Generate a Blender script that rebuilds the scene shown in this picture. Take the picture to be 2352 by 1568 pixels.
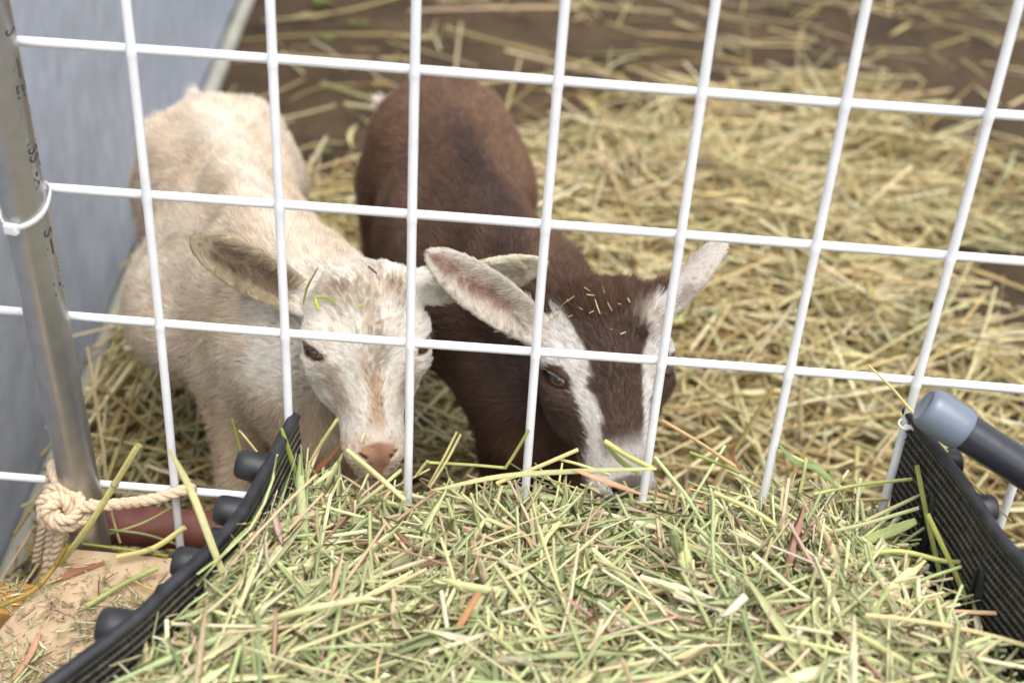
import bpy, math, random
import numpy as np
from mathutils import Vector, Matrix
from mathutils.bvhtree import BVHTree
from mathutils.kdtree import KDTree

scene = bpy.context.scene
for o in list(bpy.data.objects):
    bpy.data.objects.remove(o)
rng = np.random.default_rng(7)
random.seed(7)

# ------------------------------------------------------------------ camera, light, exposure
CAM = np.array([-0.00778455, -0.85594686, 0.54018063])
RIGHT = np.array([0.996991, 0.050372, 0.058914])
DOWN = np.array([0.076588, -0.523106, -0.848819])
FWD = np.array([-0.011939, 0.850777, -0.52539])
FPX = 5000 / 4000 * 2352          # focal length in units of a 2352 wide picture

cam_d = bpy.data.cameras.new('camera')
cam = bpy.data.objects.new('camera', cam_d)
scene.collection.objects.link(cam)
m = Matrix.Identity(4)
for i in range(3):
    m[i][0], m[i][1], m[i][2], m[i][3] = RIGHT[i], -DOWN[i], -FWD[i], CAM[i]
cam.matrix_world = m
cam_d.sensor_width = 36
cam_d.lens = 45
cam_d.clip_start = 0.02
cam_d.clip_end = 200
cam_d.dof.use_dof = True
cam_d.dof.focus_distance = 1.045
cam_d.dof.aperture_fstop = 3.9
cam_d.dof.aperture_blades = 9
scene.camera = cam

world = bpy.data.worlds.new('World')
scene.world = world
world.use_nodes = True
wn = world.node_tree
for n in list(wn.nodes):
    wn.nodes.remove(n)
SUN_EL, SUN_ROT = math.radians(67), math.radians(155)
sky = wn.nodes.new('ShaderNodeTexSky')
sky.sky_type = 'NISHITA'
sky.sun_disc = False
sky.sun_elevation = SUN_EL
sky.sun_rotation = SUN_ROT
sky.air_density = 1.0
sky.dust_density = 4.0
sky.ozone_density = 1.0
hs = wn.nodes.new('ShaderNodeHueSaturation')
hs.inputs['Saturation'].default_value = 0.35
bg = wn.nodes.new('ShaderNodeBackground')
bg.inputs['Strength'].default_value = 0.15
wo = wn.nodes.new('ShaderNodeOutputWorld')
wn.links.new(sky.outputs[0], hs.inputs['Color'])
wn.links.new(hs.outputs[0], bg.inputs[0])
wn.links.new(bg.outputs[0], wo.inputs[0])

sun_d = bpy.data.lights.new('sun', 'SUN')
sun_d.energy = 1.2
sun_d.angle = math.radians(60)
sun_d.color = (1.0, 0.965, 0.91)
sun = bpy.data.objects.new('sun', sun_d)
scene.collection.objects.link(sun)
# direction towards the sun (Blender's sky: rotation measured from +Y towards +X)
sd = Vector((math.sin(SUN_ROT) * math.cos(SUN_EL), math.cos(SUN_ROT) * math.cos(SUN_EL), math.sin(SUN_EL)))
sun.rotation_euler = sd.to_track_quat('Z', 'Y').to_euler()
sun.location = (0, 0, 5)

vs = scene.view_settings
scene.display_settings.display_device = 'sRGB'
vs.view_transform = 'Standard'
vs.look = 'None'
vs.exposure = 0.91
vs.gamma = 1
vs.use_curve_mapping = False
scene.cycles.use_denoising = True
try:
    scene.cycles.denoiser = 'OPENIMAGEDENOISE'
except Exception:
    pass
scene.cycles.max_bounces = 8
scene.cycles.diffuse_bounces = 4
scene.cycles.use_adaptive_sampling = True
scene.cycles.adaptive_threshold = 0.02

# ------------------------------------------------------------------ helpers
def ray(x, y):
    return FWD + RIGHT * (x - 1176) / FPX + DOWN * (y - 784) / FPX
def atY(x, y, Y):
    d = ray(x, y); return CAM + d * ((Y - CAM[1]) / d[1])
def atZ(x, y, Z):
    d = ray(x, y); return CAM + d * ((Z - CAM[2]) / d[2])
def nz(v):
    v = np.asarray(v, float); return v / np.linalg.norm(v)
def lin(*c):
    c = np.array(c, float) / 255
    return np.where(c <= .04045, c / 12.92, ((c + .055) / 1.055) ** 2.4)

def link(o, parent=None):
    scene.collection.objects.link(o)
    if parent is not None:
        o.parent = parent
    return o
def tag(o, label=None, cat=None, group=None, kind=None):
    if label: o['label'] = label
    if cat: o['category'] = cat
    if group: o['group'] = group
    if kind: o['kind'] = kind
    return o
def empty(name, loc, label, cat, group=None):
    o = bpy.data.objects.new(name, None)
    o.empty_display_size = .05
    o.location = [float(v) for v in loc]
    link(o)
    return tag(o, label, cat, group)

def mesh_np(name, verts, quads=None, tris=None, mat=None, parent=None, col=None, smooth=True, base=None):
    """one mesh object from numpy arrays; base: world position of the parent's origin"""
    verts = np.asarray(verts, np.float32)
    if base is not None:
        verts = verts - np.asarray(base, np.float32)
    me = bpy.data.meshes.new(name)
    faces = []
    nq = 0 if quads is None else len(quads)
    nt = 0 if tris is None else len(tris)
    me.vertices.add(len(verts))
    me.vertices.foreach_set('co', verts.ravel())
    loops = []
    if nq: loops.append(np.asarray(quads, np.int32).ravel())
    if nt: loops.append(np.asarray(tris, np.int32).ravel())
    loops = np.concatenate(loops)
    me.loops.add(len(loops))
    me.loops.foreach_set('vertex_index', loops)
    me.polygons.add(nq + nt)
    starts = np.concatenate([np.arange(nq) * 4, nq * 4 + np.arange(nt) * 3]).astype(np.int32)
    me.polygons.foreach_set('loop_start', starts)
    me.polygons.foreach_set('use_smooth', np.full(nq + nt, smooth, bool))
    me.update(calc_edges=True)
    me.validate()
    if col is not None:
        a = me.color_attributes.new('Col', 'FLOAT_COLOR', 'POINT')
        c4 = np.ones((len(verts), 4), np.float32); c4[:, :3] = col
        a.data.foreach_set('color', c4.ravel())
    o = bpy.data.objects.new(name, me)
    if mat: me.materials.append(mat)
    return link(o, parent)

class MB:
    """collects vertices and quads"""
    def __init__(s): s.v, s.q, s.c, s.n = [], [], [], 0
    def add(s, v, q, c=None):
        v = np.asarray(v, float); s.v.append(v); s.q.append(np.asarray(q, int) + s.n); s.n += len(v)
        if c is not None: s.c.append(np.broadcast_to(np.asarray(c, float), (len(v), 3)))
    def box(s, o, X, Y, Z, c=None):
        """box from corner o with edge vectors"""
        o, X, Y, Z = map(lambda a: np.asarray(a, float), (o, X, Y, Z))
        v = [o, o + X, o + X + Y, o + Y, o + Z, o + X + Z, o + X + Y + Z, o + Y + Z]
        s.add(v, [[0, 3, 2, 1], [4, 5, 6, 7], [0, 1, 5, 4], [1, 2, 6, 5], [2, 3, 7, 6], [3, 0, 4, 7]], c)
    def tube(s, pts, r, k=10, flat=1.0, cap=True, c=None, up=None):
        pts = np.asarray(pts, float); n = len(pts)
        r = np.broadcast_to(np.asarray(r, float), (n,))
        t = np.gradient(pts, axis=0); t /= np.linalg.norm(t, axis=1)[:, None] + 1e-12
        u = nz(np.cross(t[0], [0, 0, 1] if abs(t[0][2]) < .9 else [1, 0, 0])) if up is None else np.asarray(up, float)
        V = []
        for i in range(n):
            u = u - t[i] * (u @ t[i]); u = u / (np.linalg.norm(u) + 1e-12)
            w = np.cross(t[i], u)
            a = np.arange(k) * 2 * np.pi / k
            V.append(pts[i] + r[i] * (np.cos(a)[:, None] * u + flat * np.sin(a)[:, None] * w))
        V = np.concatenate(V)
        i, j = np.meshgrid(np.arange(n - 1), np.arange(k), indexing='ij')
        i, j = i.ravel(), j.ravel(); j2 = (j + 1) % k
        q = np.stack([i * k + j, i * k + j2, (i + 1) * k + j2, (i + 1) * k + j], 1)
        if cap:
            e = []
            for b, rev in ((0, True), ((n - 1) * k, False)):
                for a in range(1, k - 2, 2) if k % 2 == 0 else []:
                    f = [b, b + a, b + a + 1, b + a + 2]
                    e.append(f[::-1] if rev else f)
            if e: q = np.concatenate([q, np.array(e)])
        s.add(V, q, c)
    def lathe(s, p0, axis, prof, k=24, c=None):
        """prof: list of (distance along axis, radius)"""
        p0 = np.asarray(p0, float); axis = nz(axis)
        u = nz(np.cross(axis, [0, 0, 1] if abs(axis[2]) < .9 else [1, 0, 0])); w = np.cross(axis, u)
        a = np.arange(k) * 2 * np.pi / k
        V = np.concatenate([p0 + axis * h + max(r, 1e-5) * (np.cos(a)[:, None] * u + np.sin(a)[:, None] * w) for h, r in prof])
        n = len(prof)
        i, j = np.meshgrid(np.arange(n - 1), np.arange(k), indexing='ij'); i, j = i.ravel(), j.ravel(); j2 = (j + 1) % k
        s.add(V, np.stack([i * k + j, i * k + j2, (i + 1) * k + j2, (i + 1) * k + j], 1), c)
    def build(s, name, mat, parent=None, base=None, smooth=True, bevel=0, angle=35):
        o = mesh_np(name, np.concatenate(s.v), np.concatenate(s.q), None, mat, parent,
                    np.concatenate(s.c) if s.c else None, smooth, base)
        if bevel:
            b = o.modifiers.new('bevel', 'BEVEL'); b.width = bevel; b.segments = 2; b.limit_method = 'ANGLE'
            b.angle_limit = math.radians(40)
        if smooth:
            try:
                o.data.set_sharp_from_angle(angle=math.radians(angle))
            except Exception:
                pass
        return o

def noise3(p, scale, seed=0, octaves=3):
    """cheap smooth noise in -1..1 from sinusoids"""
    r = np.random.default_rng(seed); out = np.zeros(len(p)); amp = 1; tot = 0
    for o in range(octaves):
        for _ in range(4):
            k = r.normal(size=3); k = k / np.linalg.norm(k) * scale * (2 ** o) * r.uniform(.7, 1.4)
            out += amp * np.sin(p @ k + r.uniform(0, 6.28))
        tot += amp * 2; amp *= .55
    return out / tot

def smooth(a, b, x):
    t = np.clip((x - a) / (b - a), 0, 1); return t * t * (3 - 2 * t)

# ------------------------------------------------------------------ materials
def mat(name, base=(.5, .5, .5), rough=.6, metal=0, spec=.5, attr=None, noise=None, bump=None, sss=0, coat=0, trans=0, translucent=0):
    """noise: (scale, amount, detail) multiplies the colour; bump: (scale, strength)"""
    m = bpy.data.materials.new(name); m.use_nodes = True
    nt = m.node_tree; b = nt.nodes['Principled BSDF']
    b.inputs['Base Color'].default_value = (*base, 1)
    b.inputs['Roughness'].default_value = rough
    b.inputs['Metallic'].default_value = metal
    b.inputs['Specular IOR Level'].default_value = spec
    b.inputs['Coat Weight'].default_value = coat
    b.inputs['Transmission Weight'].default_value = trans
    if sss:
        b.inputs['Subsurface Weight'].default_value = sss
        b.inputs['Subsurface Radius'].default_value = (.004, .003, .002)
        b.inputs['Subsurface Scale'].default_value = .5
    src = None
    if attr:
        a = nt.nodes.new('ShaderNodeAttribute'); a.attribute_name = attr; src = a.outputs['Color']
    tc = nt.nodes.new('ShaderNodeTexCoord')
    if noise:
        no = nt.nodes.new('ShaderNodeTexNoise'); no.inputs['Scale'].default_value = noise[0]
        no.inputs['Detail'].default_value = noise[2] if len(noise) > 2 else 5
        nt.links.new(tc.outputs['Object'], no.inputs['Vector'])
        mr = nt.nodes.new('ShaderNodeMapRange'); mr.inputs['From Min'].default_value = .25; mr.inputs['From Max'].default_value = .75
        mr.inputs['To Min'].default_value = 1 - noise[1]; mr.inputs['To Max'].default_value = 1 + noise[1]
        nt.links.new(no.outputs['Fac'], mr.inputs['Value'])
        mx = nt.nodes.new('ShaderNodeMix'); mx.data_type = 'RGBA'; mx.blend_type = 'MULTIPLY'; mx.inputs['Factor'].default_value = 1
        if src is None:
            mx.inputs['A'].default_value = (*base, 1)
        else:
            nt.links.new(src, mx.inputs['A'])
        nt.links.new(mr.outputs[0], mx.inputs['B']); src = mx.outputs['Result']
    if src is not None:
        nt.links.new(src, b.inputs['Base Color'])
    if bump:
        bn = nt.nodes.new('ShaderNodeTexNoise'); bn.inputs['Scale'].default_value = bump[0]; bn.inputs['Detail'].default_value = 6
        nt.links.new(tc.outputs['Object'], bn.inputs['Vector'])
        bu = nt.nodes.new('ShaderNodeBump'); bu.inputs['Strength'].default_value = bump[1]; bu.inputs['Distance'].default_value = bump[2] if len(bump) > 2 else .002
        nt.links.new(bn.outputs['Fac'], bu.inputs['Height']); nt.links.new(bu.outputs[0], b.inputs['Normal'])
    if translucent:
        tl = nt.nodes.new('ShaderNodeBsdfTranslucent'); ms = nt.nodes.new('ShaderNodeMixShader'); ms.inputs[0].default_value = translucent
        if src is not None: nt.links.new(src, tl.inputs['Color'])
        else: tl.inputs['Color'].default_value = (*base, 1)
        out = nt.nodes['Material Output']
        nt.links.new(b.outputs[0], ms.inputs[1]); nt.links.new(tl.outputs[0], ms.inputs[2]); nt.links.new(ms.outputs[0], out.inputs['Surface'])
    return m

M_white = mat('white_coated_wire', (.80, .81, .83), .36, spec=.45, noise=(38, .09, 7), bump=(180, .2, .0006))
M_galv = mat('galvanised_steel', (.50, .495, .475), .40, metal=.92, noise=(70, .10, 8), bump=(900, .12, .0003))
M_ink = mat('black_print', (.03, .03, .03), .6, noise=(900, .5, 3))
M_board = mat('grey_board', tuple(lin(172, 178, 189)), .8, spec=.25, noise=(22, .16, 12), bump=(60, .25, .003))
M_foot = mat('pale_wall_footing', tuple(lin(160, 158, 146)), .7, noise=(14, .2, 6), bump=(40, .3, .003))
M_soil = None
M_black = mat('black_plastic', (.020, .021, .024), .46, spec=.5, noise=(70, .75, 10), bump=(160, .25, .0008))
M_dusty = mat('dusty_black_plastic', (.030, .029, .028), .55, spec=.4, noise=(120, .7, 8), bump=(160, .25, .0008))
M_lattice = mat('dusty_lattice_plastic', tuple(lin(84, 80, 68)), .6, spec=.35, noise=(120, .5, 8))
M_pipe = mat('dark_coated_pipe', (.026, .028, .036), .28, spec=.6, bump=(140, .35, .0012))
M_cap = mat('grey_plastic_cap', tuple(lin(108, 118, 132)), .26, spec=.5, noise=(50, .05, 4), sss=.1)
M_cabletie = mat('translucent_nylon', (.86, .87, .86), .25, spec=.5, sss=.6, translucent=.3)
M_rope = mat('cotton_rope', tuple(lin(214, 193, 165)), .9, spec=.1, noise=(500, .22, 4), bump=(1500, .6, .0006))
M_red = mat('red_painted_pipe', tuple(lin(112, 66, 56)), .55, noise=(40, .45, 8), bump=(80, .2, .001))
M_hay = mat('hay', (.5, .5, .3), .6, spec=.25, attr='Col', noise=(260, .10, 3), translucent=.28)
M_straw = mat('straw', (.5, .45, .25), .6, spec=.25, attr='Col', noise=(200, .12, 3), translucent=.22)
M_weed = mat('weed_leaf', tuple(lin(116, 130, 58)), .5, attr=None, noise=(30, .2, 3), translucent=.3)
M_hide = mat('goat_hide', (.5, .4, .3), .8, spec=.15, attr='Col')
M_collar = mat('yellow_strap', tuple(lin(160, 120, 40)), .5, noise=(200, .2, 3))

def wood(name, c1, c2):
    m = bpy.data.materials.new(name); m.use_nodes = True; nt = m.node_tree; b = nt.nodes['Principled BSDF']
    tc = nt.nodes.new('ShaderNodeTexCoord'); mp = nt.nodes.new('ShaderNodeMapping'); mp.inputs['Scale'].default_value = (60, 3.5, 60)
    no = nt.nodes.new('ShaderNodeTexNoise'); no.inputs['Scale'].default_value = 1.0; no.inputs['Detail'].default_value = 6; no.inputs['Distortion'].default_value = .6
    cr = nt.nodes.new('ShaderNodeValToRGB')
    cr.color_ramp.elements[0].position = .3; cr.color_ramp.elements[0].color = (*c2, 1)
    cr.color_ramp.elements[1].position = .62; cr.color_ramp.elements[1].color = (*c1, 1)
    n2 = nt.nodes.new('ShaderNodeTexNoise'); n2.inputs['Scale'].default_value = 500; n2.inputs['Detail'].default_value = 3
    mx = nt.nodes.new('ShaderNodeMix'); mx.data_type = 'RGBA'; mx.blend_type = 'MULTIPLY'; mx.inputs['Factor'].default_value = .25
    bu = nt.nodes.new('ShaderNodeBump'); bu.inputs['Strength'].default_value = .3; bu.inputs['Distance'].default_value = .001
    L = nt.links.new
    L(tc.outputs['Object'], mp.inputs[0]); L(mp.outputs[0], no.inputs['Vector']); L(no.outputs['Fac'], cr.inputs[0])
    L(tc.outputs['Object'], n2.inputs['Vector']); L(cr.outputs[0], mx.inputs['A']); L(n2.outputs['Color'], mx.inputs['B'])
    L(mx.outputs['Result'], b.inputs['Base Color']); L(no.outputs['Fac'], bu.inputs['Height']); L(bu.outputs[0], b.inputs['Normal'])
    b.inputs['Roughness'].default_value = .7; b.inputs['Specular IOR Level'].default_value = .25
    return m
M_wood = wood('pale_plank', tuple(lin(206, 182, 150)), tuple(lin(188, 160, 126)))
M_wood2 = wood('orange_beam', tuple(lin(196, 150, 84)), tuple(lin(160, 112, 56)))

def soil_mat():
    m = bpy.data.materials.new('damp_soil'); m.use_nodes = True; nt = m.node_tree; b = nt.nodes['Principled BSDF']
    tc = nt.nodes.new('ShaderNodeTexCoord')
    n1 = nt.nodes.new('ShaderNodeTexNoise'); n1.inputs['Scale'].default_value = 5; n1.inputs['Detail'].default_value = 10; n1.inputs['Roughness'].default_value = .65
    cr = nt.nodes.new('ShaderNodeValToRGB')
    cr.color_ramp.elements[0].position = .32; cr.color_ramp.elements[0].color = (*lin(50, 40, 29), 1)
    cr.color_ramp.elements[1].position = .72; cr.color_ramp.elements[1].color = (*lin(90, 73, 53), 1)
    n2 = nt.nodes.new('ShaderNodeTexNoise'); n2.inputs['Scale'].default_value = 45; n2.inputs['Detail'].default_value = 8
    bu = nt.nodes.new('ShaderNodeBump'); bu.inputs['Strength'].default_value = .8; bu.inputs['Distance'].default_value = .02
    L = nt.links.new
    L(tc.outputs['Object'], n1.inputs['Vector']); L(tc.outputs['Object'], n2.inputs['Vector']); L(n1.outputs['Fac'], cr.inputs[0])
    L(cr.outputs[0], b.inputs['Base Color']); L(n2.outputs['Fac'], bu.inputs['Height']); L(bu.outputs[0], b.inputs['Normal'])
    b.inputs['Roughness'].default_value = .9; b.inputs['Specular IOR Level'].default_value = .2
    return m
M_soil = soil_mat()

GZ = -0.45      # ground level inside the pen

# ------------------------------------------------------------------ ground
def build_ground():
    n = 430
    xs = np.linspace(-3, 3.5, n); ys = np.linspace(-2.5, 6, n)
    X, Y = np.meshgrid(xs, ys, indexing='ij')
    p = np.stack([X.ravel(), Y.ravel(), np.zeros(n * n)], 1)
    p[:, 2] = GZ + .012 * noise3(p, 5, 3) + .006 * noise3(p, 22, 4) + .005 * noise3(p, 70, 5) + .003 * np.abs(noise3(p, 150, 6, 2))
    i, j = np.meshgrid(np.arange(n - 1), np.arange(n - 1), indexing='ij'); i, j = i.ravel(), j.ravel()
    q = np.stack([i * n + j, (i + 1) * n + j, (i + 1) * n + j + 1, i * n + j + 1], 1)
    b = np.array([[-150, -150, GZ - .03], [150, -150, GZ - .03], [150, 150, GZ - .03], [-150, 150, GZ - .03]])
    v = np.concatenate([p, b]); q = np.concatenate([q, [[n * n, n * n + 1, n * n + 2, n * n + 3]]])
    o = mesh_np('ground', v, q, None, M_soil)
    tag(o, 'dark brown bare soil floor of the goat pen', kind='structure')
build_ground()

# ------------------------------------------------------------------ wall on the left
def build_wall():
    a = np.array([-0.548, 0.0, GZ]); b = np.array([-.800, 2.42, GZ])
    d = nz(b - a); nrm = nz(np.cross(d, [0, 0, 1]))      # towards the pen (+x)
    if nrm[0] < 0: nrm = -nrm
    s0, s1 = a - d * .55, a + d * 3.6
    root = empty('wall', a, 'blue grey board wall along the left side of the pen', 'wall')
    n, k = 90, 36
    u = np.linspace(0, 1, n); h = np.linspace(-.04, 1.1, k)
    U, H = np.meshgrid(u, h, indexing='ij')
    P = s0 + (s1 - s0) * U[..., None] + np.array([0, 0, 1]) * H[..., None]
    P = P.reshape(-1, 3)
    P = P + nrm * (.0025 * noise3(P, 9, 11) + .0012 * noise3(P, 40, 12))[:, None]
    B = P - nrm * .02
    i, j = np.meshgrid(np.arange(n - 1), np.arange(k - 1), indexing='ij'); i, j = i.ravel(), j.ravel()
    q = np.stack([i * k + j, (i + 1) * k + j, (i + 1) * k + j + 1, i * k + j + 1], 1)
    N = n * k
    rim = []
    for s in range(n - 1):
        rim.append([s * k, s * k + N, (s + 1) * k + N, (s + 1) * k]); t = k - 1
        rim.append([s * k + t, (s + 1) * k + t, (s + 1) * k + t + N, s * k + t + N])
    mesh_np('board', np.concatenate([P, B]), np.concatenate([q, q[:, ::-1] + N, np.array(rim)]), None, M_board, root, base=a)
    f = MB()
    p0 = s0 + nrm * .018 + np.array([0, 0, .010]); p1 = s1 + nrm * .024 + np.array([0, 0, .012])
    f.tube([p0 + (p1 - p0) * t for t in np.linspace(0, 1, 30)], .0165, 14)
    f.build('footing_pipe', M_foot, root, base=a)
build_wall()

# ------------------------------------------------------------------ wire panel
CELL, ROW = .1, .11243304
def build_panel():
    root = empty('wire_panel', (0, 0, -.26), 'white coated wire mesh fence panel in front of both goats', 'fence')
    base = (0, 0, -.26)
    r = .0036
    for c in range(1, 10):
        x = (c - 4) * CELL
        z = np.linspace(-.26, .56, 42)
        pts = np.stack([np.full(42, x) + .0007 * np.sin(z * 9 + c), .0004 * np.sin(z * 12 + 2 * c), z], 1)
        zz = np.array([ROW * 4, ROW * 3, ROW * 2, ROW, 0, -.1688])
        z2 = np.sort(np.concatenate([z, zz, zz - .003, zz + .003, zz - .006, zz + .006])); pts = np.stack([np.interp(z2, z, pts[:, i]) for i in range(3)], 1)
        rr = r * (1 + .14 * np.exp(-(np.abs(z2[:, None] - zz[None]).min(1) / .0035) ** 2))
        b = MB(); b.tube(pts, rr, 12); b.build('vertical_wire', M_white, root, base)
    for z in (ROW * 4, ROW * 3, ROW * 2, ROW, 0, -.1688):
        x = np.linspace(-.95, .62, 60)
        pts = np.stack([x, np.full(60, .0062) + .0004 * np.sin(x * 11 + z * 40), np.full(60, z) + .0006 * np.sin(x * 8 + z * 70)], 1)
        b = MB(); b.tube(pts, r, 12); b.build('horizontal_wire', M_white, root, base)
build_panel()

# ------------------------------------------------------------------ steel pole with print, cable tie
P0 = atY(67.5, 529, -.0185); P1 = atY(208.5, 1242, -.0185)
PA = nz(P0 - P1)                       # pole axis, upwards
PR = .0163
def pole_at(z): return P1 + PA * ((z - P1[2]) / PA[2])
def build_pole():
    bot, top = pole_at(GZ - .05), pole_at(.62)
    root = empty('steel_pole', pole_at(GZ), 'galvanised steel tube post with black printed lettering at left edge', 'pole')
    base = pole_at(GZ)
    b = MB(); b.tube([bot + (top - bot) * t for t in np.linspace(0, 1, 24)], PR, 48); b.build('tube', M_galv, root, base)
    # lettering wrapped round the tube
    v = CAM - pole_at(.1); v = v - PA * (v @ PA); vdir = nz(v)      # towards the viewer
    rgt = np.cross(vdir, -PA); rgt = nz(rgt)
    if rgt[0] < 0: rgt = -rgt
    def put(vert2d, tri, y0, size):
        # text runs down the pole, tops of the letters towards the pole's right edge
        vert2d = np.asarray(vert2d, float)
        along = y0 + vert2d[:, 0] * size
        ang = math.radians(35) + vert2d[:, 1] * size / PR
        rr = PR + .00015
        W = np.array([pole_at(z) + rr * (math.cos(a) * vdir + math.sin(a) * rgt) for z, a in zip(-along, ang)])
        mesh_np('printed_mark', W, None, np.asarray(tri, int), M_ink, root, smooth=False, base=base)
    def text(s, y0, size, sx=1.0):
        cu = bpy.data.curves.new('print', 'FONT'); cu.body = s; cu.size = 1; cu.resolution_u = 3
        ob = bpy.data.objects.new('print', cu); scene.collection.objects.link(ob)
        dg = bpy.context.evaluated_depsgraph_get(); me = bpy.data.meshes.new_from_object(ob.evaluated_get(dg))
        me.calc_loop_triangles()
        vv = np.array([x.co[:2] for x in me.vertices]); tt = np.array([t.vertices[:] for t in me.loop_triangles])
        vv[:, 0] *= sx
        bpy.data.objects.remove(ob); bpy.data.meshes.remove(me)
        # split long edges a little: scale is small, so straight chords are fine
        put(vv, tt, y0, size)
    def diamond(y0, s): put([[0, .35], [.4, .0], [.8, .35], [.4, .75]], [[0, 1, 2], [0, 2, 3]], y0, s)
    def square(y0, s): put([[0, 0], [.4, 0], [.4, .7], [0, .7]], [[0, 1, 2], [0, 2, 3]], y0, s)
    S = .0190
    text('LYL', -.290, S, .62); text('IS', -.246, S, .62); diamond(-.222, S); text('E:', -.205, S, .9); square(-.186, S)
    text('NSS7-A', -.168, S, .72); text('S', -.092, S * .8); diamond(-.083, S * .9); text('III', -.066, S * .8, .9); text('II', -.059, S * .8); text('K', -.049, S, 1.1)
    # cable tie
    zt = ROW - .006
    t = empty('cable_tie', pole_at(zt), 'white nylon cable tie strapping the steel pole to the wire panel', 'cable tie')
    tb = pole_at(zt)
    V, q = [], []
    n = 48
    prof = [(-.0022, 0), (.0022, 0), (.0022, .0016), (-.0022, .0016)]
    tilt = nz(-vdir * .0 - rgt * 1.0)
    up = nz(PA)
    for i in range(n):
        a = 2 * math.pi * i / n
        e = math.cos(a) * vdir + math.sin(a) * rgt
        c = pole_at(zt + .006 * math.sin(a) - .006 * math.cos(a))
        rad = PR + .0004 + (.0085 * max(0, math.cos(a - math.radians(150))) ** 3)
        for h, d in prof:
            V.append(c + e * (rad + d) + up * h)
    for i in range(n):
        for k in range(4):
            q.append([i * 4 + k, i * 4 + (k + 1) % 4, ((i + 1) % n) * 4 + (k + 1) % 4, ((i + 1) % n) * 4 + k])
    mesh_np('strap', V, q, None, M_cabletie, t, base=tb)
    a = math.radians(-38); e = math.cos(a) * vdir + math.sin(a) * rgt; c = pole_at(zt - .0085)
    tang = nz(np.cross(up, e))
    hb = MB(); hb.box(c + e * (PR + .0005) - tang * .0055 - up * .0042, tang * .011, e * .0055, up * .0084)
    hb.build('buckle', M_cabletie, t, tb, bevel=.0012)
build_pole()

# ------------------------------------------------------------------ rope
def rope_mesh(mb, path, R, strands=3, pitch=None, k=8, step=.0016, taper=False):
    path = np.asarray(path, float)
    # smooth resample
    seg = np.linalg.norm(np.diff(path, axis=0), axis=1); s = np.concatenate([[0], np.cumsum(seg)])
    n = max(8, int(s[-1] / step)); ss = np.linspace(0, s[-1], n)
    P = np.stack([np.interp(ss, s, path[:, i]) for i in range(3)], 1)
    for _ in range(14):
        P[1:-1] = (P[:-2] + 2 * P[1:-1] + P[2:]) / 4
    t = np.gradient(P, axis=0); t /= np.linalg.norm(t, axis=1)[:, None] + 1e-12
    u = nz(np.cross(t[0], [.3, .2, 1])); U = []
    for i in range(n):
        u = u - t[i] * (u @ t[i]); u = u / np.linalg.norm(u); U.append(u)
    U = np.array(U); W = np.cross(t, U)
    pitch = pitch or R * 5
    for a in range(strands):
        ph = ss / pitch * 2 * np.pi + a * 2 * np.pi / strands
        c = P + R * .5 * (np.cos(ph)[:, None] * U + np.sin(ph)[:, None] * W)
        mb.tube(c, R * (.56 if strands == 3 else .52), k)
def catmull(pts, n=14):
    pts = [np.asarray(p, float) for p in pts]; P = [2 * pts[0] - pts[1]] + pts + [2 * pts[-1] - pts[-2]]; out = []
    for i in range(1, len(P) - 2):
        for t in np.linspace(0, 1, n, endpoint=False):
            a, b, c, d = P[i - 1:i + 3]
            out.append(.5 * (2 * b + (c - a) * t + (2 * a - 5 * b + 4 * c - d) * t * t + (3 * b - a - 3 * c + d) * t ** 3))
    out.append(pts[-1]); return np.array(out)

def build_rope():
    K = atY(150, 1165, -.036)
    root = empty('rope', K, 'cream cotton rope knotted beside the base of the steel pole', 'rope')
    R = .0050
    mb = MB()
    # line from the knot across the pole's front to the first vertical wire and round it
    line = [K + [.004, 0, 0], atY(205, 1162, -.042), atY(260, 1158, -.038), atY(330, 1150, -.02), atY(400, 1132, -.012), atY(432, 1122, -.004), atY(440, 1124, .008), atY(415, 1138, .012)]
    rope_mesh(mb, catmull(line), R)
    mb.build('tied_line', M_rope, root, K)
    mb = MB()
    rope_mesh(mb, catmull([K, atY(140, 1125, -.03), atY(124, 1085, -.012), atY(121, 1068, .004), atY(126, 1080, .014), atY(150, 1100, .012)]), R)
    rope_mesh(mb, catmull([atY(121, 1072, .006), atY(112, 1110, .006), atY(104, 1160, .0), atY(96, 1220, -.002), atY(84, 1290, .0)]), R * .85)
    mb.build('looped_line', M_rope, root, K)
    mb = MB()
    a = np.linspace(0, 2 * np.pi, 160)
    ex, ey, ez = nz([1, .1, -.1]), nz([0, -.52, -.85]), nz([0, -.85, .52])
    for (ph, s, zz) in ((0, 1.22, 0), (1.1, 1.05, .005), (2.3, .8, .009)):
        x = (.0125 + .0055 * np.cos(3 * a)) * np.cos(2 * a + ph); y = (.0105 + .0048 * np.cos(3 * a)) * np.sin(2 * a + ph); z = .0062 * np.sin(3 * a)
        P = K + s * (x[:, None] * ex + y[:, None] * ey) + (z + zz)[:, None] * ez
        rope_mesh(mb, P, R * .88, step=.0012)
    mb.build('knot', M_rope, root, K)
    mb = MB()
    rope_mesh(mb, catmull([K + [-.002, 0, -.01], atY(141, 1215, -.036), atY(130, 1262, -.034), atY(121, 1300, -.034), atY(112, 1345, -.036)]), R)
    rope_mesh(mb, catmull([K + [-.006, .002, -.008], atY(120, 1215, -.028), atY(113, 1262, -.027), atY(104, 1330, -.03)]), R * .9)
    mb.build('rope_tail', M_rope, root, K)
build_rope()

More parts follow.
